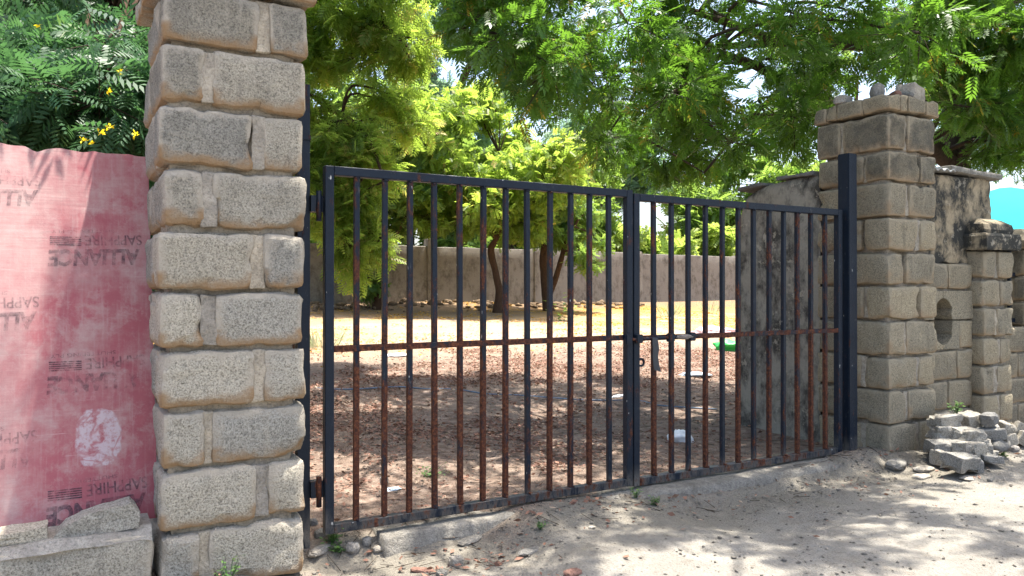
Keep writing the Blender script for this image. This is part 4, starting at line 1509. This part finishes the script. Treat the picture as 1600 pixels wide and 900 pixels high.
# lime green drooping tree right behind the near pillar
b_ = ground_at(452, 9.5)
t = Tree('drooping_tree', 'lime green drooping feathery tree in sunlight just behind the near pillar', b_, M['bark2'], M['lime'], 'feather', 0.19, 0.65)
t.limb('trunk', [b_, W(455, 300, 9.5), W(470, 100, 9.4), W(490, -80, 9.3)], [0.14, 0.12, 0.10, 0.07])
t.limb('limb', [W(462, 200, 9.5), W(510, 170, 9.0), W(570, 210, 8.6), W(600, 280, 8.4)], [0.06, 0.04, 0.025, 0.012])
t.limb('limb', [W(470, 100, 9.4), W(530, 30, 9.0), W(600, 40, 8.6), W(640, 90, 8.3)], [0.06, 0.04, 0.025, 0.012])
t.limb('limb', [W(460, 330, 9.5), W(510, 320, 9.1), W(550, 350, 8.9), W(565, 380, 8.8)], [0.04, 0.03, 0.02, 0.01])
px_clusters(t, [(430, -90), (560, -110), (650, -60), (690, 20), (640, 80), (600, 130), (570, 180), (600, 210), (650, 250), (640, 300), (560, 310), (480, 330), (430, 330)], (8.3, 9.4), 40, (0.26, 0.46), 15, 9, 31, 0.6)
px_clusters(t, [(490, 310), (560, 300), (600, 350), (570, 410), (520, 400), (490, 370)], (8.4, 9.1), 13, (0.20, 0.32), 12, 8, 32, 0.7)
px_clusters(t, [(560, 20), (640, 60), (665, 150), (640, 240), (580, 240)], (8.3, 9.4), 6, (0.22, 0.36), 13, 9, 34, 0.65)
px_clusters(t, [(300, 0), (470, 0), (470, 380), (300, 380)], (9.5, 11.5), 8, (0.5, 0.6), 13, 8, 33, 0.5)
t.spot_colour(0.02)
t.done()

# three trees along the far wall
b_ = ground_at(592, 18.66)
t = Tree('bushy_tree', 'dark bushy tree against the far wall, nearest the hinge side of the gate', b_, M['bark2'], M['mid'], 'clump', 0.22, 0.6)
t.limb('trunk', [b_, W(594, 440, 18.66), W(600, 380, 18.45), W(596, 300, 18.45), W(610, 200, 18.45)], [0.17, 0.13, 0.11, 0.08, 0.05])
t.limb('limb', [W(594, 430, 18.66), W(580, 400, 18.45), W(560, 370, 18.23)], [0.07, 0.05, 0.03])
t.limb('limb', [W(600, 400, 18.55), W(614, 375, 18.34), W(640, 330, 18.12)], [0.07, 0.05, 0.03])
px_clusters(t, [(500, 150), (640, 120), (690, 220), (690, 340), (600, 360), (560, 350), (490, 345)], (16.93, 19.53), 34, (0.54, 0.87), 22, 9, 41, 0.3)
px_clusters(t, [(545, 400), (590, 400), (590, 470), (560, 470)], (18.01, 18.88), 5, (0.33, 0.49), 12, 7, 42, 0.1)
t.done()

b_ = ground_at(777, 18.86)
t = Tree('bushy_tree', 'bright yellow-green tree with one bent trunk in the middle of the yard', b_, M['bark2'], M['lime'], 'clump', 0.21, 0.4)
t.limb('trunk', [b_, W(780, 455, 18.86), W(773, 420, 18.86), W(767, 390, 18.86), W(776, 372, 18.75), W(790, 330, 18.63), W(780, 240, 18.63)], [0.135, 0.095, 0.08, 0.085, 0.07, 0.05, 0.03])
t.limb('limb', [W(776, 372, 18.75), W(735, 320, 18.63), W(690, 260, 18.40), W(655, 235, 18.17)], [0.07, 0.06, 0.05, 0.025])
t.limb('limb', [W(790, 330, 18.63), W(830, 280, 18.40), W(850, 230, 18.17)], [0.05, 0.04, 0.02])
px_clusters(t, [(640, 180), (700, 140), (790, 150), (850, 195), (900, 215), (895, 300), (840, 320), (760, 330), (690, 320), (650, 300)], (17.02, 19.55), 48, (0.52, 0.80), 21, 9, 51, 0.55)
px_clusters(t, [(650, 290), (860, 290), (850, 362), (670, 362)], (17.48, 19.78), 26, (0.44, 0.63), 15, 8, 52, 0.35)
t.spot_colour(0.02)
t.done()

b_ = ground_at(858, 19.84)
t = Tree('bushy_tree', 'green tree with a forked double trunk against the far wall', b_, M['bark2'], M['mid'], 'clump', 0.21, 0.4)
t.limb('trunk', [b_, W(852, 440, 19.84), W(849, 400, 19.84), W(856, 350, 19.84), W(850, 280, 19.72)], [0.17, 0.115, 0.095, 0.08, 0.05])
t.limb('limb', [W(858, 460, 19.84), W(868, 435, 19.72), W(877, 405, 19.61), W(884, 380, 19.61), W(905, 340, 19.38)], [0.09, 0.075, 0.068, 0.055, 0.03])
px_clusters(t, [(800, 260), (880, 230), (925, 300), (930, 355), (890, 372), (810, 360)], (18.47, 20.52), 30, (0.46, 0.68), 20, 9, 61, 0.4)
px_clusters(t, [(900, 370), (945, 372), (935, 415), (905, 410)], (18.92, 19.61), 4, (0.32, 0.43), 9, 7, 62, 0.4)
t.done()

# trees beyond the wall
b_ = ground_at(700, 27)
t = Tree('tall_tree', 'tall blue-green tree far behind the far wall, sky showing through', b_, M['bark2'], M['blue'], 'clump', 0.36, 0.4)
t.limb('trunk', [b_, W(700, 350, 27), W(690, 200, 27), W(660, 60, 27), W(640, -60, 27)], [0.35, 0.3, 0.25, 0.2, 0.1])
t.limb('limb', [W(690, 210, 27), W(640, 150, 26.6), W(612, 85, 26)], [0.15, 0.12, 0.05])
t.limb('limb', [W(690, 190, 27), W(730, 110, 27), W(760, 40, 27)], [0.15, 0.12, 0.05])
px_clusters(t, [(590, -120), (800, -120), (800, 200), (700, 260), (600, 240), (600, 90)], (25, 29), 32, (0.6, 1.0), 17, 8, 71, 0.5)
t.done()
b_ = ground_at(945, 29)
t = Tree('tall_tree', 'blue-green tree beyond the far wall, left of where the gate leaves meet', b_, M['bark2'], M['blue'], 'clump', 0.36, 0.5)
t.limb('trunk', [b_, W(945, 380, 29), W(948, 300, 29), W(940, 220, 29)], [0.3, 0.25, 0.2, 0.1])
px_clusters(t, [(870, 190), (1010, 180), (1040, 270), (1000, 330), (960, 305), (890, 320)], (27, 31), 30, (0.6, 0.95), 17, 8, 72, 0.6)
t.done()
b_ = ground_at(1105, 32)
t = Tree('tall_tree', 'green tree beyond the far wall, seen past the end of the stub wall', b_, M['bark2'], M['mid'], 'clump', 0.5, 0.5)
t.limb('trunk', [b_, W(1105, 400, 32), W(1100, 330, 32), W(1110, 260, 32)], [0.25, 0.2, 0.16, 0.1])
px_clusters(t, [(1040, 290), (1160, 240), (1260, 250), (1260, 400), (1060, 370)], (30, 34), 28, (0.6, 0.95), 15, 8, 73, 0.5)
t.done()
for i, (px, zc, lab) in enumerate(((930, 27, 'pale sunlit bush showing over the far wall between the last bars of the left leaf'), (1015, 29, 'pale sunlit bush over the far wall behind the meeting stiles'),
                                   (1085, 30, 'low pale bush over the far wall behind the right gate leaf'))):
    b_ = ground_at(px, zc)
    t = Tree('pale_bush', lab, b_, M['bark2'], M['pale'], 'clump', 0.45, 0.3, 'pale bushes beyond the far wall', 'bush')
    t.limb('trunk', [b_, W(px, 420, zc), W(px + 5, 380, zc)], [0.08, 0.06, 0.03])
    px_clusters(t, [(px - 50, 362), (px + 45, 366), (px + 50, 430), (px - 50, 430)], (zc - 1, zc + 1), 12, (0.5, 0.7), 14, 7, 81 + i, 0.6)
    t.done()
for i, (px, zc, lab, top) in enumerate(((470, 25, 'green tree beyond the far wall, half hidden by the near pillar', 120), (80, 13, 'tall leafy tree far behind the red board', -100),
                                        (1640, 19, 'leafy tree in the distance at the right picture edge', 250), (1330, 34, 'leafy tree in the distance behind the right gate pillar', 60),
                                        (640, 25, 'dark leafy tree beyond the far wall behind the first bars of the left leaf', 210), (800, 26.5, 'leafy tree beyond the far wall behind the forked trunk', 240))):
    b_ = ground_at(px, zc)
    t = Tree('leafy_tree', lab, b_, M['bark2'], M['mid'], 'clump', 0.5, 0.5, 'trees far behind')
    t.limb('trunk', [b_, W(px, 300, zc), W(px + 10, top + 60, zc)], [0.2, 0.15, 0.06])
    px_clusters(t, [(px - 150, top), (px + 130, top), (px + 160, 400), (px - 160, 400)] if i != 2 else [(px - 30, 380), (px + 100, 380), (px + 100, 480), (px - 30, 480)], (zc - 1.5, zc + 1.5), (18, 14, 10, 14, 28, 28)[i], (0.6, 1.0) if zc > 15 else (0.45, 0.7), 14, 7, 90 + i, 0.4)
    t.done()

# ================================================================ TARPAULIN
def tarp():
    V = []; F = []
    nx, nz = 16, 10
    c = W(1604, 352, 13.5)
    for i in range(nx + 1):
        for k in range(nz + 1):
            u = -1.0 + 3.4 * i / nx; v = -0.85 + 1.5 * k / nz
            s = 0.05 * mnoise.noise(Vector((u * 2, v * 2, 1)))
            V.append((c.x + u * 0.87, c.y - u * 0.5 + 0.9 * (k / nz) + s, c.z + v - 0.10 * math.sin(i * 0.6) + s))
    for i in range(nx):
        for k in range(nz):
            a = i * (nz + 1) + k
            F.append((a, a + nz + 1, a + nz + 2, a + 1))
    me = bpy.data.meshes.new('tarpaulin'); me.from_pydata([(x - c.x, y - c.y, z - c.z) for x, y, z in V], [], F)
    me.polygons.foreach_set('use_smooth', [True] * len(me.polygons))
    root = empty('tarpaulin_shelter', c)
    tag(root, 'turquoise tarpaulin shelter showing beyond the pilaster at the right edge', 'shelter')
    link('sheet', me, M['tarp'], root)
    for u in (-0.95, 2.3):
        p = Vector((u * 0.87, -u * 0.5, -0.8))
        link('pole', tube_mesh([([p + Vector((0, 0, -2.2)), p + Vector((0, 0, 0.1))], [0.03, 0.03])], 8), M['galv'], root)


tarp()

# ================================================================ STONES, RUBBLE, LITTER
def stone(px, py, w, h, d, label, mat, seed, name='stone', angular=True, rz=0.0, sink=0.3, cat='stone', group=None, sub=2, at=None, amp=0.28):
    p = on_ground(px, py) if at is None else Vector(at)
    o = link(name, rock_me(w, d, h, seed, sub, amp, angular), M[mat], None, (p.x, p.y, p.z + h * (0.5 - sink) if at is None else p.z), (0, 0, rz))
    tag(o, label, cat, group)
    return o


stone(551, 861, 0.062, 0.055, 0.055, 'round pale stone below the hinge end of the gate beside the weed', 'stone', 3, sub=3, angular=False)
stone(713, 883, 0.066, 0.060, 0.060, 'pale lump of stone on bare sunlit earth in front of the left leaf', 'stone', 5, sub=3)
stone(590, 860, 0.050, 0.030, 0.040, 'small brownish stone under the gate beside the concrete lump', 'stone', 6)
stone(609, 858, 0.036, 0.024, 0.030, 'tiny pale pebble next to the brownish stone under the gate', 'stone', 7)
stone(573, 850, 0.045, 0.050, 0.040, 'grey stone wedged under the bottom rail near the hinge', 'stone_grey', 8)
stone(500, 838, 0.060, 0.050, 0.050, 'grey stone lying between the near pillar and the gate stile', 'stone_grey', 9)
stone(488, 820, 0.050, 0.045, 0.045, 'smaller grey stone tucked beside the near pillar', 'stone_grey', 10)
stone(895, 897, 0.085, 0.030, 0.060, 'flat reddish brick piece at the bottom picture edge', 'brick_red', 11)
stone(660, 893, 0.120, 0.022, 0.045, 'long pinkish shard lying on the sunlit earth', 'brick_red', 12, rz=-0.9)
stone(690, 898, 0.050, 0.030, 0.045, 'dark stone beside the pinkish shard', 'stone_grey', 13)
stone(925, 825, 0.036, 0.016, 0.030, 'flat pale chip of stone on the grey dirt in front of the meeting stiles', 'stone', 14)
stone(735, 846, 0.16, 0.030, 0.07, 'flat slab of buried concrete breaking through the dirt before the left leaf', 'concrete', 15, rz=0.5, name='slab')
stone(830, 862, 0.15, 0.022, 0.06, 'thin grey slab fragment flush with the dirt right of the buried slab', 'concrete', 16, rz=0.2, name='slab')
stone(500, 862, 0.15, 0.034, 0.05, 'long curved stone at the foot of the near pillar beside the weed', 'stone', 17, rz=0.7, sub=3)
stone(1443, 735, 0.15, 0.035, 0.09, 'crumbled pale mortar lump before the right gate pillar', 'stone', 18, sub=3)
stone(1440, 746, 0.13, 0.028, 0.08, 'second pale mortar lump, nearer the road, before the right pillar', 'stone', 19, sub=3)
stone(1513, 748, 0.12, 0.018, 0.09, 'flat pale flake of concrete in front of the rubble heap', 'stone', 20, sub=3)
stone(1547, 752, 0.035, 0.03, 0.03, 'single small dark stone on the sunlit road before the rubble', 'stone_grey', 21)
stone(1400, 728, 0.22, 0.05, 0.12, 'low flat stone under the front corner of the right pillar', 'stone_grey', 22, rz=0.4, sub=3)
stone(600, 755, 0.05, 0.07, 0.05, 'small upright pale stone inside the gate behind the second bar', 'stone', 23)

# the rubble heap: each block (px, py centre, depth, w, h, d, rz, tilt)
RUB = [
    (1476, 657, 5.02, .185, .078, .13, .50, .02, 'flat grey block topmost of the rubble stack, against the right pillar'),
    (1514, 655, 5.10, .155, .085, .16, .45, -.06, 'lighter block on top of the rubble stack, beside the topmost flat one'),
    (1472, 676, 4.97, .160, .080, .13, .50, 0, 'grey block second from the top of the stack by the right pillar'),
    (1511, 682, 4.90, .190, .085, .14, .30, .10, 'tilted grey block in the middle of the rubble heap'),
    (1540, 677, 5.02, .160, .095, .15, .75, -.10, 'blunt grey block behind the tilted one in the heap'),
    (1570, 671, 5.15, .085, .100, .10, .60, .05, 'small upright block at the right of the rubble heap'),
    (1475, 699, 4.88, .180, .085, .15, .55, .03, 'dark sided block low in the stack by the right pillar'),
    (1513, 703, 4.78, .165, .080, .13, .35, .04, 'pale block low in the middle of the rubble heap'),
    (1536, 696, 4.90, .090, .085, .12, .80, .08, 'short block end sticking out under the middle of the heap'),
    (1503, 723, 4.62, .245, .082, .13, .12, .07, 'largest block, lying nearest the road in front of the heap'),
    (1545, 716, 4.75, .110, .050, .14, .55, -.05, 'thin slab behind the largest front block'),
    (1588, 673, 5.20, .070, .110, .10, .90, .45, 'leaning block at the far right of the heap'),
    (1598, 684, 5.15, .080, .085, .10, .90, .40, 'last leaning block cut by the right picture edge'),
    (1478, 716, 4.80, .13, .07, .13, .6, 0, 'half buried block beneath the stack by the right pillar'),
    (1530, 712, 4.90, .16, .08, .16, .4, 0, 'half buried block beneath the middle of the heap'),
    (1560, 690, 5.15, .15, .10, .16, .5, 0, 'shadowed block deep in the back of the heap'),
    (1500, 690, 5.10, .20, .12, .16, .5, 0, 'block hidden at the back of the stack'),
]
for i, (px, py, zc, w, h, d, rz, tl, lab) in enumerate(RUB):
    me = block_me(w * random.uniform(.85, 1.1), d, h * random.uniform(1.0, 1.3), 0.005, (7, 6, 6), 0.007, 500 + i, 0.03, flat=True, rough=0.016)
    o = link('rubble_block', me, M['rubble'], None, W(px, py, zc), (random.uniform(-.12, .12), tl + random.uniform(-.1, .1), -rz + 0.25 + random.uniform(-.3, .3)))
    tag(o, lab, 'block', 'rubble blocks heaped beside the right gate pillar')
stone(0, 0, 0.125, 0.10, 0.10, 'angular pale grey rock sitting on top of the rubble heap', 'stone_grey', 31, at=W(1546, 655, 4.98), sub=2, name='rock', amp=0.5)
stone(0, 0, 0.14, 0.09, 0.12, 'rounded dark stone under the right side of the heap', 'stone_grey', 32, at=W(1560, 697, 4.95), angular=False)
stone(1582, 703, 0.09, 0.05, 0.08, 'pale stone on the ground right of the rubble heap', 'stone', 33)

# loose stones on the caps
pc = Vector((3.77 + 0.26, -0.03 + 0.28, 2.375))
for (dx, dy, w, h, d, lab, mt, sd) in ((-0.21, 0.10, .15, .085, .11, 'flat loose stone at the back left of the right pillar cap', 'stone', 41), (-0.15, -0.12, .10, .13, .09, 'dark lump of stone on the middle of the right pillar cap', 'stone_grey', 42),
                                       (-0.03, -0.20, .19, .05, .10, 'thin slab of rubble along the front of the right pillar cap', 'stone_grey', 43), (0.11, -0.19, .21, .115, .13, 'biggest pale block lying on the right pillar cap', 'stone', 44),
                                       (-0.10, -0.215, .12, .05, .07, 'reddish tile piece lying on the right pillar cap', 'brick_red', 45)):
    if 'biggest' in lab:
        o = link('loose_stone', block_me(w, d, h, 0.014, (6, 5, 5), 0.008, sd, 0.02, True, 0.008), M[mt], None, pc + Vector((dx, dy, h / 2 - 0.004)), (0, 0.06, 0.25))
    else:
        o = link('loose_stone', rock_me(w, d, h, sd, 2, 0.3), M[mt], None, pc + Vector((dx, dy, h * 0.4)), (0, 0, sd))
    tag(o, lab, 'stone', 'loose stones on the right pillar cap')


def crumple(name, loc, sx, sy, sz, mat, label, cat, seed, amp=0.45, rz=0.0):
    bm = bmesh.new(); bmesh.ops.create_icosphere(bm, subdivisions=4, radius=0.5)
    o_ = Vector((seed * 1.3, seed * 0.7, seed))
    for v in bm.verts:
        n = 1 + amp * mnoise.noise(v.co * 3 + o_) + amp * 0.6 * abs(mnoise.noise(v.co * 7 + o_))
        v.co = Vector((v.co.x * sx * n, v.co.y * sy * n, max(-0.35, v.co.z) * sz * n))
    o = link(name, bm_mesh(name, bm, True), M[mat], None, (loc.x, loc.y, loc.z + sz * 0.22), (0, 0, rz))
    tag(o, label, cat)


crumple('plastic_bag', on_ground(1063, 690), 0.17, 0.12, 0.11, 'white_plastic', 'crumpled white plastic bag on the litter behind the right gate leaf', 'bag', 2, rz=-0.5)
crumple('paper_sack', on_ground(1086, 586), 0.36, 0.22, 0.045, 'paper', 'flat pale blue sack lying in the yard behind the right gate leaf', 'sack', 4, rz=-0.5)
crumple('plastic_sack', on_ground(1118, 526), 0.85, 0.5, 0.24, 'pink', 'heap of pinkish white sacking in the sunny part of the yard', 'sack', 6)
crumple('plastic_bag', on_ground(1141, 547), 0.42, 0.28, 0.22, 'green_plastic', 'bright green plastic bag lying beside the stub wall end', 'bag', 8, rz=-0.5)
crumple('plastic_scrap', on_ground(614, 766), 0.09, 0.05, 0.02, 'paper', 'small bluish plastic scrap inside the gate behind the third bar', 'scrap', 10)
crumple('plastic_scrap', on_ground(968, 620), 0.22, 0.06, 0.03, 'white_plastic', 'white strip of plastic on the yard left of the meeting stiles', 'scrap', 11, rz=0.3)
crumple('plastic_scrap', on_ground(618, 557), 0.36, 0.2, 0.05, 'white_plastic', 'white scrap in the sunny strip behind the second and third bars', 'scrap', 12)


def pipe():
    pts = []
    for (px, py) in ((470, 606), (540, 609), (620, 605), (665, 608), (720, 610), (760, 616), (810, 618), (860, 622), (905, 625), (945, 626), (1000, 627), (1030, 634), (1120, 640)):
        p = on_ground(px, py); p.z += 0.004; pts.append(p)
    c = pts[0].copy()
    pp, rr = smooth_path([p - c for p in pts], [0.007] * len(pts), 6)
    for q in pp:
        q.z = max(q.z, G(q.x + c.x, q.y + c.y) - c.z - 0.003 + 0.012 * mnoise.noise(Vector((q.x * 2, q.y * 2, 0))))
    o = link('water_pipe', tube_mesh([(pp, rr)], 6), M['blue_pipe'], None, c)
    tag(o, 'thin blue water pipe snaking across the yard floor', 'pipe')


pipe()


def plant(name, px, py, n, size, spread, height, mat, label, seed, kind='single', at=None, cat='weed', blade=False):
    rng = np.random.default_rng(seed)
    p = on_ground(px, py) if at is None else Vector(at)
    root = empty(name, p); tag(root, label, cat)
    P = []; D = []; A = []; B = []
    for i in range(n):
        a = rng.uniform(0, 2 * math.pi); rr = spread * math.sqrt(rng.random()) * (0.3 if blade else 1)
        hh = height * rng.uniform(0.25, 1.0)
        tip = np.array([math.cos(a) * rr, math.sin(a) * rr, hh])
        if blade:
            P.append(tip * np.array([1, 1, 0])); D.append(np.array([math.cos(a) * 0.5, math.sin(a) * 0.5, rng.uniform(0.6, 1.4)]))
            continue
        A.append(np.array([0, 0, -0.01])); B.append(tip)
        for k in range(5):
            f = 0.45 + 0.6 * k / 4
            P.append(tip * f + rng.normal(0, size * 0.25, 3)); b2 = rng.uniform(0, 2 * math.pi)
            D.append(np.array([math.cos(b2), math.sin(b2), rng.uniform(-0.1, 0.7)]))
    P = np.array(P); D = np.array(D)
    N = norm(np.array([0, 0, 1.0]) + rng.normal(0, 0.3, P.shape)) if not blade else norm(rng.normal(size=P.shape))
    link('leaves', leaves_mesh('blade' if blade else kind, P, D, N, (height if blade else size) * rng.uniform(0.6, 1.2, len(P)), rng.random(len(P)) * 0.9), M[mat], root)
    if A:
        link('stems', sticks_mesh(np.array(A), np.array(B), np.full(len(A), 0.0022), np.full(len(A), 0.0012)), M['weed'], root)


plant('weed', 519, 848, 12, 0.030, 0.045, 0.075, 'weed', 'green leafy weed growing at the foot of the gate hinge stile', 1)
plant('weed', 532, 862, 9, 0.024, 0.045, 0.045, 'weed', 'smaller weed beside the round pale stone at the hinge end', 2)
plant('weed', 845, 826, 8, 0.018, 0.035, 0.035, 'weed', 'small green weed on the grey dirt before the left leaf', 3)
plant('weed', 993, 778, 9, 0.018, 0.030, 0.055, 'weed', 'pale weed right under the meeting stiles', 4)
plant('weed', 1024, 790, 8, 0.022, 0.030, 0.060, 'weed', 'bright little weed in the dirt before the right leaf', 5)
plant('weed', 370, 905, 9, 0.020, 0.055, 0.115, 'weed', 'thin straggly weed in front of the near pillar base', 6, at=(-0.315, -0.085, G(-0.315, -0.085)))
plant('weed', 1486, 645, 9, 0.030, 0.05, 0.09, 'weed', 'dark green sprig growing above the rubble stack', 7, at=W(1494, 648, 5.12))
plant('weed', 1562, 712, 8, 0.03, 0.06, 0.06, 'weed', 'low green weed at the right foot of the rubble heap', 8)
plant('weed', 1172, 655, 10, 0.07, 0.06, 0.20, 'weed', 'upright green plant at the end of the stub wall', 9)
plant('grass_tuft', 505, 546, 60, 0.1, 0.7, 0.30, 'drygrass', 'pale green grass tuft in the yard seen beside the gate stile', 10, blade=True, cat='grass')
plant('grass_tuft', 1045, 497, 50, 0.1, 0.8, 0.38, 'drygrass', 'tall pale grass tuft before the far wall behind the right leaf', 11, blade=True, cat='grass')
plant('grass_tuft', 1110, 490, 40, 0.1, 0.7, 0.34, 'drygrass', 'pale grass tuft before the far wall near the stub wall end', 12, blade=True, cat='grass')
plant('weed', 670, 745, 12, 0.03, 0.12, 0.06, 'weed', 'flattened green weed in the litter behind the fourth bar', 13)
plant('weed', 878, 460, 9, 0.16, 0.35, 0.6, 'mid', 'leafy shrub at the foot of the forked tree by the far wall', 14, at=tuple(ground_at(880, 16.6)))


def litter():
    def scatter(n, fx, fy, keep):
        x = RNG.uniform(*fx, n); y = RNG.uniform(*fy, n)
        k = RNG.random(n) < keep(x, y)
        return x[k], y[k]
    # dead leaves over the yard floor, drifting out under the gate
    x, y = scatter(190000, (-0.4, 7.6), (-1.0, 8.6), lambda x, y: (0.12 * sstep(-1.0, -0.2, y) + 0.88 * sstep(-0.55, 0.35, y)) * (0.09 + 2.0 * np.clip(vnoise(x, y, 1.0, 71) + 0.7 * vnoise(x, y, 3.5, 72) + 0.10, 0, 1)) * (1 - 0.7 * sstep(4.5, 8, y)))
    z = gnd(x, y) + RNG.uniform(0.003, 0.018, len(x))
    P = np.stack([x, y, z], -1)
    a = RNG.uniform(0, 2 * math.pi, len(x))
    D = np.stack([np.cos(a), np.sin(a), RNG.normal(0, 0.28, len(x))], -1)
    N = norm(np.array([0, 0, 1.0]) + RNG.normal(0, 0.45, D.shape))
    o = link('leaf_litter', leaves_mesh('single', P, D, N, 0.014 + 0.034 * RNG.random(len(x)) ** 1.6, RNG.random(len(x))), M['litter'])
    tag(o, 'reddish brown dead leaves strewn over the yard inside the gate', 'litter', kind='stuff')
    # yellow petals further back
    x, y = scatter(70000, (-4, 14), (5.0, 15.2), lambda x, y: sstep(5, 9.5, y) * np.clip(vnoise(x, y, 0.7, 75) * 2.4 + vnoise(x, y, 2.6, 76) * 2.2 + 0.22, 0, 1) * (1 - 0.6 * np.exp(-((x - 4.8) / 3.2) ** 2) * sstep(13, 10.5, y)))
    z = gnd(x, y) + RNG.uniform(0.003, 0.014, len(x))
    P = np.stack([x, y, z], -1)
    a = RNG.uniform(0, 2 * math.pi, len(x))
    D = np.stack([np.cos(a), np.sin(a), RNG.normal(0, 0.2, len(x))], -1)
    N = norm(np.array([0, 0, 1.0]) + RNG.normal(0, 0.35, D.shape))
    o = link('fallen_petals', leaves_mesh('single', P, D, N, RNG.uniform(0.03, 0.07, len(x)), RNG.random(len(x))), M['petal'])
    tag(o, 'golden fallen petals carpeting the far part of the yard', 'petals', kind='stuff')
    # gravel on road and yard
    bm = bmesh.new(); bmesh.ops.create_icosphere(bm, subdivisions=1, radius=0.5)
    T = np.array([v.co[:] for v in bm.verts]); F = np.array([[v.index for v in f.verts] for f in bm.faces]); bm.free()
    T2, F2 = T, F
    T = np.array([(.5, 0, 0), (0, .5, 0), (-.5, 0, 0), (0, -.5, 0), (.1, .05, .5), (0, 0, -.3)]); F = np.array([(0, 1, 4), (1, 2, 4), (2, 3, 4), (3, 0, 4), (1, 0, 5), (2, 1, 5), (3, 2, 5), (0, 3, 5)])
    x, y = scatter(85000, (-0.6, 5.8), (-1.8, 3.0), lambda x, y: 0.07 + 0.9 * np.exp(-((y + 0.0) / 0.32) ** 2) * (0.45 + vnoise(x, y, 1.8, 77)) + 0.4 * np.clip(vnoise(x, y, 2.5, 78), 0, 1))
    k = len(x)
    s = 0.0045 + 0.020 * RNG.random(k) ** 5
    z = gnd(x, y) + s * 0.15
    sc = s[:, None, None] * RNG.uniform(0.6, 1.3, (k, 1, 3)) * np.array([1, 1, 0.65])
    ang = RNG.uniform(0, 6.28, k); ca, sa = np.cos(ang)[:, None], np.sin(ang)[:, None]
    Tj = T[None] * RNG.uniform(0.65, 1.3, (k, len(T), 1)) * sc
    Vx = Tj[..., 0] * ca - Tj[..., 1] * sa; Vy = Tj[..., 0] * sa + Tj[..., 1] * ca
    V = np.stack([Vx + x[:, None], Vy + y[:, None], Tj[..., 2] + z[:, None]], -1).reshape(-1, 3)
    FF = (F[None] + (np.arange(k) * len(T))[:, None, None]).reshape(-1, 3)
    o = link('gravel', np_mesh('gravel', V, FF), M['gravel'])
    tag(o, 'loose gravel and grit scattered on the dirt', 'gravel', kind='stuff')
    # dry twigs
    n = 1000
    x = RNG.uniform(-0.2, 7, n); y = np.abs(RNG.normal(0, 1, n)) * 2.6 - 0.25
    a = RNG.uniform(0, 6.28, n); l = RNG.uniform(0.03, 0.14, n)
    A = np.stack([x, y, gnd(x, y) + 0.008], -1)
    x2 = x + np.cos(a) * l; y2 = y + np.sin(a) * l
    B = np.stack([x2, y2, gnd(x2, y2) + 0.010], -1)
    o = link('dry_twigs', sticks_mesh(A, B, np.full(n, 0.0020), np.full(n, 0.0012)), M['twig'])
    tag(o, 'dry fallen twigs scattered over dirt and litter', 'twigs', kind='stuff')
    T, F = T2, F2
    # rubble and rubbish along the far wall
    n = 420
    x = RNG.uniform(-4, 14, n); y = 15.3 - np.abs(RNG.normal(0, 0.55, n))
    s = 0.06 + 0.22 * RNG.random(n) ** 2
    z = gnd(x, y) + s * 0.12
    Tj = T[None] * RNG.uniform(0.6, 1.25, (n, len(T), 1)) * s[:, None, None] * RNG.uniform(0.6, 1.4, (n, 1, 3)) * np.array([1.2, 1.2, 0.7])
    V = (Tj + np.stack([x, y, z], -1)[:, None]).reshape(-1, 3)
    FF = (F[None] + (np.arange(n) * len(T))[:, None, None]).reshape(-1, 3)
    o = link('rubble_bank', np_mesh('rubble', V, FF), M['gravel_dark'])
    tag(o, 'stones and rubbish banked along the foot of the far wall', 'rubble', kind='stuff')


litter()

# concrete post peeping over the board at the left edge
p = W(-2, 190, 4.6); gz = G(p.x, p.y)
o = link('concrete_post', rough_box(-0.035, 0.035, -0.05, 0.05, gz - 0.1, p.z + 0.13, 0.08, 0.004, 6, 99, 0.01), M['concrete'], None, (p.x, p.y, 0), (0, -0.03, 0))
tag(o, 'pale concrete post tip behind the board at the left picture edge', 'post')
